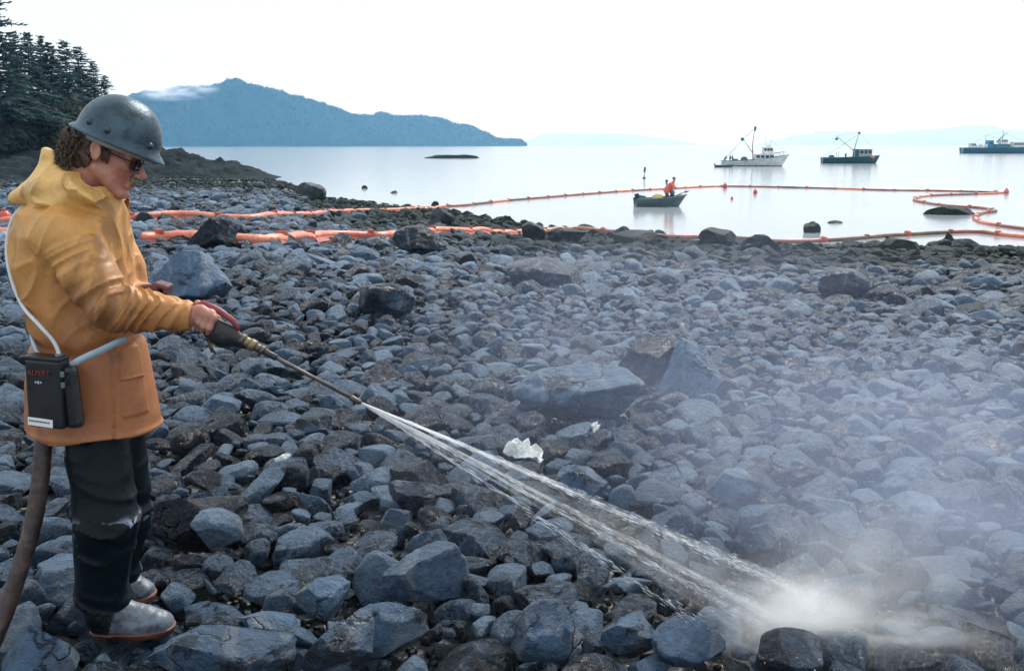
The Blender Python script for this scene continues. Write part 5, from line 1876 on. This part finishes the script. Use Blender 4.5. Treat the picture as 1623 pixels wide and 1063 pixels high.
# ------------------------------------------------------------------ things he carries
def gun():
    e = empty('spray_lance', GA, 'black pistol-grip spray lance with red guard and long thin steel tube in the worker\'s hand', 'spray lance')
    org = np.array(GA[:])
    M_STEEL = simple_mat('worn_steel', (.13, .105, .095), .45, .6, .4, 30, .1)
    M_BRASS = simple_mat('brass', (.22, .175, .10), .45, .6, .3, 20, .1)
    M_REDP = simple_mat('red_guard', (.26, .050, .055), .5, 0, .25, 12, .1)
    M_GRIP = simple_mat('black_grip', (.022, .018, .020), .42, 0, .4, 14, .25, 50)
    L = (GB - GA).length
    f = lambda a, u, s=0: Vector(gp(a, u, s) - org)
    G, lo = sdf_grid(gp(L * .45, -.02, 0) - .16, gp(L * .45, -.02, 0) + .16, .004)
    d = sd_cone(G, gp(-.02, .0, 0), gp(L * .62, -.010, 0), .020, .034, 1.5)
    d = smin(d, sd_cone(G, gp(L * .45, -.018, 0), gp(L * .97, -.004, 0), .034, .019, 1.4), .02)
    d = smin(d, sd_cone(G, gp(L * .25, -.012, 0), gp(L * .55, -.030, 0), .022, .024, 1.4), .02)
    d += .0015 * vnoise(G * 45, 6)
    V, F = surface_nets(d, lo, .004)
    mesh_obj('grip', V - org, F, M_GRIP, e)
    tube_obj('guard', [f(.005, .028), f(.02, .046), f(L * .35, .048), f(L * .62, .040), f(L * .74, .022)], [.008, .010, .011, .010, .006], M_REDP, e, 8)
    lines_ = [tube_arrays([f(L * .40, -.04, .004), f(L * .52, -.070, .004), f(L * .60, -.082, .004)], .0035, 6), tube_arrays([f(L * .36, -.04, -.006), f(L * .47, -.074, -.006), f(L * .54, -.086, -.006)], .0035, 6)]
    v, q = join_arrays(lines_)
    mesh_obj('trigger', v, q, M_STEEL, e)
    for a0, a1, r, m, n in ((.82, .90, .021, M_STEEL, 6), (.90, .98, .017, M_BRASS, 12), (.98, 1.08, .020, M_BRASS, 6), (1.08, 1.16, .014, M_STEEL, 12), (1.16, 1.22, .016, M_STEEL, 6), (1.22, 1.44, .0105, M_GRIP, 10)):
        tube_obj('fitting', [f(L * a0, 0), f(L * a0 + .002, 0), f(L * a1 - .002, 0), f(L * a1, 0)], [r * .9, r, r, r * .9], m, e, n)
    tube_obj('pipe', [f(L * .9, 0), Vector(np.array(GC[:]) - org)], [.0068, .0062], M_STEEL, e, 10)
    T = (GC - GA).length
    tube_obj('nozzle', [f(T - .035, 0), f(T - .03, 0), f(T, 0), f(T + .006, 0)], [.007, .0095, .0085, .005], M_STEEL, e, 10)
    k = (Vector(Q(496, 598, VG)) - GA).length
    tube_obj('hook', [f(k + .012, .0), f(k, -.012), f(k - .010, -.030), f(k - .024, -.036)], [.005, .0045, .004, .003], M_STEEL, e, 6)
    # short length of supply hose from the gun back through the left glove
    tube_obj('supply_hose', smooth_path([f(-.01, 0), Vector(Q(275, 480, -.04) - org), Vector(Q(246, 463, .025) - org), Vector(Q(205, 470, .06) - org)], 6), .014, M_RUB, e, 8)
gun()

# thick hose that leaves under the coat and runs off past the frame's edge
M_HOSE = simple_mat('brown_black_hose', (.052, .032, .030), .5, 0, .5, 12, .3, 60, dirt=(.11, .075, .06))
hp = [Q(92, 650, .05), Q(70, 700, .0), Q(64, 760, -.03), Q(52, 830, -.06), Q(30, 905, -.10), Q(2, 985, -.14), Q(-32, 1050, -.2)]
hp += [hp[-1] + np.array([-.10, -.12, -.06]), hp[-1] + np.array([-.32, -.30, -.09]), hp[-1] + np.array([-.8, -.5, -.09])]
hp = smooth_path(hp, 14)
h0 = hp[10]
hs = empty('water_hose', h0, 'thick dark brown hose hanging from under the raincoat and curving off the frame', 'hose')
tube_obj('hose', [p - h0 for p in hp], [.0285 * (1 + .02 * math.sin(k * 1.7)) for k in range(len(hp))], M_HOSE, hs, 14)
tube_obj('coupling', [p - h0 for p in hp[6:12]], [.034, .037, .037, .037, .037, .034], M_RUB, hs, 14)

# black box on the hip, its strap and white tube
def pack():
    O = Vector(Q(78, 622, -.145))
    e = empty('hip_pack', O, "black box with red lettering and white label strapped to the worker's hip", 'hip pack', None, R(-12))
    mi = Matrix.Rotation(R(12), 3, 'Z')
    M_CASE = simple_mat('black_case', (.010, .012, .016), .42, 0, .3, 10, .15)
    w, hgt, dep = .124, .220, .056
    bm = bmesh.new(); box_bm(bm, (0, 0, 0), (w, dep, hgt), Matrix.Rotation(R(2), 3, 'Y'), .010); bm_obj('case', bm, M_CASE, e)
    bm = bmesh.new(); box_bm(bm, (w * .60, .010, -.012), (.046, dep * .85, hgt * .92), Matrix.Rotation(R(-3), 3, 'Y'), .018); bm_obj('side_pouch', bm, M_RUB, e)
    bm = bmesh.new(); box_bm(bm, (0, 0, hgt / 2 + .004), (w * 1.02, dep * 1.04, .014), Matrix.Rotation(R(2), 3, 'Y'), .005); bm_obj('lid', bm, M_RUB, e)
    for k in range(2):
        bm = bmesh.new(); box_bm(bm, (w * .62, -.034, .07 - .034 * k), (.010, .010, .018), None, .003); bm_obj('snap', bm, P_ALU, e)
    y = -dep / 2 - .0025
    bm = bmesh.new(); box_bm(bm, (-.018, y, -.090), (.088, .003, .026), Matrix.Rotation(R(4), 3, 'Y'), .001); lb = bm_obj('label', bm, M_WHITE, e)
    M_INK = simple_mat('grey_print', (.10, .11, .13), .6)
    bm = bmesh.new()
    xx = -.056
    while xx < .016:
        l_ = rnd.uniform(.003, .008)
        box_bm(bm, (xx + l_ / 2, y - .0021, -.0875 - (xx + .018) * .07), (l_, .001, .005), Matrix.Rotation(R(4), 3, 'Y'))
        xx += l_ + .0022
    bm_obj('print', bm, M_INK, lb)
    def text(s, x, z, size, m, nm):  # letters as a mesh
        cu = bpy.data.curves.new(nm, 'FONT'); cu.body = s; cu.size = size; cu.extrude = .0008; cu.align_x = 'CENTER'; cu.shear = .25
        cu.materials.append(m)
        tmp = bpy.data.objects.new(nm, cu); COL.objects.link(tmp)
        bpy.context.view_layer.update()
        me = bpy.data.meshes.new_from_object(tmp.evaluated_get(bpy.context.evaluated_depsgraph_get()))
        bpy.data.objects.remove(tmp)
        if not me.materials: me.materials.append(m)
        o = bpy.data.objects.new(nm, me); COL.objects.link(o); o.parent = e
        o.location = (x, y - .001, z); o.rotation_euler = (math.pi / 2, 0, 0)
        return o
    text('ALPERT', -.010, .062, .024, simple_mat('red_print', (.22, .04, .035), .6), 'lettering')
    bm = bmesh.new()
    for k, (dx, hh) in enumerate(((-.009, .006), (0, .010), (.009, .006))): box_bm(bm, (-.012 + dx, y - .001, .040), (.006, .001, hh), Matrix.Rotation(R(20 * (1 - k)), 3, 'Y'))
    bm_obj('emblem', bm, simple_mat('pale_print', (.45, .50, .58), .5), e)
    # strap round the waist (both ends vanish into the coat's folds)
    M_STRAP = simple_mat('pale_webbing', (.36, .46, .54), .5, 0, .25, 20, .3)
    loc = lambda P: mi @ (Vector(P) - O)
    def ribbon(pts, wd, nm, m, th=.003):
        P = smooth_path([loc(p) for p in pts], 8)
        V, F = [], []
        for k, p in enumerate(P):
            dd = (P[min(k + 1, len(P) - 1)] - P[max(k - 1, 0)]).normalized()
            upv = Vector((0, 0, 1)); upv = (upv - dd * upv.dot(dd)).normalized(); nn = dd.cross(upv)
            for a_, b_ in ((1, 1), (-1, 1), (-1, -1), (1, -1)): V.append(p + upv * wd / 2 * a_ + nn * th * b_)
        for k in range(len(P) - 1):
            for j in range(4): F.append((k * 4 + j, k * 4 + (j + 1) % 4, (k + 1) * 4 + (j + 1) % 4, (k + 1) * 4 + j))
        mesh_obj(nm, V, F, m, e)
    ribbon([Q(112, 578, -.135), Q(135, 566, -.128), Q(160, 555, -.120), Q(185, 543, -.108), Q(200, 537, -.095)], .021, 'strap', M_STRAP)
    ribbon([Q(47, 528, .03), Q(52, 545, -.03), Q(60, 562, -.085), Q(72, 572, -.12)], .024, 'strap', M_STRAP)
    tb = [Q(42, 322, .09), Q(21, 345, .09), Q(11, 385, .085), Q(15, 430, .05), Q(34, 482, -.03), Q(62, 515, -.125), Q(84, 540, -.14), Q(93, 560, -.145), Q(94, 574, -.145)]
    tube_obj('air_tube', smooth_path([loc(p) for p in tb], 10), .0064, simple_mat('white_tube', (.62, .64, .64), .4, 0, .12, 9, .1), e, 10)
    tube_obj('tube_fitting', [loc(Q(94, 560, -.145)), loc(Q(94, 576, -.145))], [.012, .014], P_ALU, e, 10)
pack()
# ------------------------------------------------------------------ water jet, splash and drifting spray
def volume_mat(name, density, col=(1, 1, 1), g=.35, noise=None):
    """uniform spray, or with NOISE = (scale, lo, hi, fall): drifting spray that thins towards the edge of its own unit sphere"""
    t = NT(name)
    pv = t.n('ShaderNodeVolumePrincipled')
    pv.inputs['Color'].default_value = (*col, 1)
    pv.inputs['Absorption Color'].default_value = (1, 1, 1, 1)
    pv.inputs['Anisotropy'].default_value = g
    pv.inputs['Density'].default_value = density
    if noise:
        sc, lo_, hi_, fall = noise
        o = t.obj()
        ln = t.n('ShaderNodeVectorMath'); ln.operation = 'LENGTH'; t.link(o, ln.inputs[0])
        f = t.math('POWER', t.math('SUBTRACT', 1.0, ln.outputs['Value'], None, True), fall)
        n = t.ramp(t.noise(o, sc, 3, .55, .4), [(lo_, 0.), (hi_, 1.)])
        t.link(t.math('MULTIPLY', t.math('MULTIPLY', f, n), density), pv.inputs['Density'])
    t.link(pv.outputs[0], t.out.inputs['Volume'])
    return t.m

def ball(name, c, r, mat, rz=0, parent=None):
    v, f = ICO[3]
    o = mesh_obj(name, v * 1.0, f, mat, parent)
    o.location = c; o.scale = r; o.rotation_euler = (0, 0, rz)
    return o

NZ = GC + gx * .006
IMP = Vector(at(1236, 1002, 3.13))
jet = empty('water_jet', NZ, 'fan of white water streams shooting from the lance tip down onto the stones', 'water jet')
def stream(px, py, Y, r1, dens, frac=1.0, r0=.0035):
    E = at(px, py, Y) - NZ
    pts, rad = [], []
    for k in range(9):
        t = k / 8 * frac
        pts.append(E * t + Vector((0, 0, .030 * t * (1 - t))))
        rad.append(r0 + (r1 - r0) * t ** 1.05)
    tube_obj('stream', pts, rad, dens, jet, 10)
DM = {k: volume_mat('spray_stream', k * (.8 if k < 2 else 1)) for k in (1.3, 6, 9, 22, 100)}
for px, py, Y, r1 in ((1250, 925, 3.16, .013), (1262, 940, 3.14, .010), (1238, 985, 3.08, .017), (1215, 996, 3.12, .013), (1112, 992, 3.02, .007), (1290, 948, 3.2, .012), (1180, 1002, 3.06, .006), (1276, 930, 3.17, .006), (1225, 975, 3.1, .008)):
    E = 1.0
    stream(px, py, Y, r1, DM[6 if r1 < .015 else 9])
    stream(px, py, Y, r1 * .7, DM[22], .45)
    stream(px, py, Y, r1 * .6, DM[100], .2)
stream(1205, 968, 3.1, .115, DM[1.3], 1.0, .004)
# droplets torn off the streams, and splashed up from the stone
M_DROP = NT('water_drops'); M_DROP.bsdf((.90, .93, .96), .35, 0, None, .4, Subsurface_Weight=.0); M_DROP = M_DROP.m
dr = np.random.default_rng(3)
V, F = [], []
def drop(p, d, L, r):
    d = d.normalized(); a = d.orthogonal().normalized(); b = d.cross(a)
    i = len(V)
    V.extend([p - d * L, p + a * r, p + b * r, p - a * r, p - b * r, p + d * L])
    for k in range(4):
        F.append((i, i + 1 + (k + 1) % 4, i + 1 + k)); F.append((i + 5, i + 1 + k, i + 1 + (k + 1) % 4))
ends = [(1250, 925, 3.16), (1262, 940, 3.14), (1238, 985, 3.08), (1215, 996, 3.12), (1112, 992, 3.02), (1290, 948, 3.2)]
for k in range(1500):
    e = ends[dr.integers(0, len(ends))]
    E = at(*e) - NZ
    t = dr.random() ** .8
    sp = .0015 + .010 * t
    q = E * t + Vector((0, 0, .03 * t * (1 - t))) + Vector(dr.normal(0, sp, 3))
    drop(q, E + Vector(dr.normal(0, .02, 3)), dr.uniform(.004, .030) * (1 - .4 * t), dr.uniform(.0004, .0009))
o = mesh_obj('droplets', V, F, M_DROP, jet, smooth=False); tag(o, kind='stuff')
V, F = [], []
for k in range(700):
    a = dr.normal(0, 1, 3); a[2] = abs(a[2]) * .8
    a[0] = a[0] * .8 + .55
    v = Vector(a); L = abs(dr.normal(0, .16)) + .01
    drop(v.normalized() * L * Vector((1.7, .9, .9)).length / 2.1, v, dr.uniform(.002, .010), dr.uniform(.0004, .0010))
sp = empty('splash', IMP, 'white burst of spray where the jet breaks on the smooth dark boulder', 'splash')
o = mesh_obj('droplets', V, F, M_DROP, sp, smooth=False); tag(o, kind='stuff')
def puff(c, r, dens, nz, rz=0): return ball('spray_cloud', Vector(c), r, volume_mat('splash_cloud', dens, (1, 1, 1), .3, nz), rz, sp)
puff((.07, .0, .06), (.30, .20, .20), 46, (2.6, .30, .70, 2.4))
puff((.36, -.02, .0), (.56, .18, .12), 17, (3.0, .36, .70, 1.8), -.06)
puff((-.10, -.06, -.02), (.14, .10, .16), 14, (2.2, .34, .68, 1.2))
puff((.25, .05, .16), (.48, .30, .30), 4.5, (2.2, .34, .72, 1.5))

# spray drifting over the stones
def drift(name, c, r, dens, nz, rz, label=None):
    o = ball(name, c, r, volume_mat('spray_and_cloud', dens, (.60, .70, 1.0), .2, nz), rz)
    tag(o, kind='stuff')
    return o
drift('spray_mist', (1.80, 3.80, .28), (1.45, 1.35, .74), 1.05, (1.3, .26, .76, 1.1), .1)
drift('spray_mist', (1.15, 6.0, .35), (2.3, 3.4, 1.0), .17, (1.4, .30, .76, 1.0), -.2)
drift('spray_mist', (.9, 9.4, .1), (1.9, 3.6, .85), .05, (1.5, .34, .72, 1.0), .1)
# wisp of cloud on the shoulder of the far hill
drift('mist_wisp', (-655, 1950, 116), (110, 60, 36), .13, (2.6, .46, .68, 1.1), 0)
# ------------------------------------------------------------------ the air: a closed box of thin sea haze
def haze():
    t = NT('sea_haze')
    pv = t.n('ShaderNodeVolumePrincipled')
    pv.inputs['Color'].default_value = (.25, .60, 1.0, 1)
    pv.inputs['Absorption Color'].default_value = (1, 1, 1, 1)
    pv.inputs['Density'].default_value = .00013
    pv.inputs['Anisotropy'].default_value = 0.0
    t.link(pv.outputs[0], t.out.inputs['Volume'])
    top = max((o.matrix_world @ Vector(c)).z for o in SC.objects if o.type == 'MESH' for c in o.bound_box) + 4
    bm = bmesh.new()
    x0, x1, y0, y1, z0, z1 = -HX - 300, HX + 300, -360, HX + 300, -11.5, top
    box_bm(bm, ((x0 + x1) / 2, (y0 + y1) / 2, (z0 + z1) / 2), (x1 - x0, y1 - y0, z1 - z0))
    tag(bm_obj('haze', bm, t.m), kind='stuff')
bpy.context.view_layer.update()
haze()
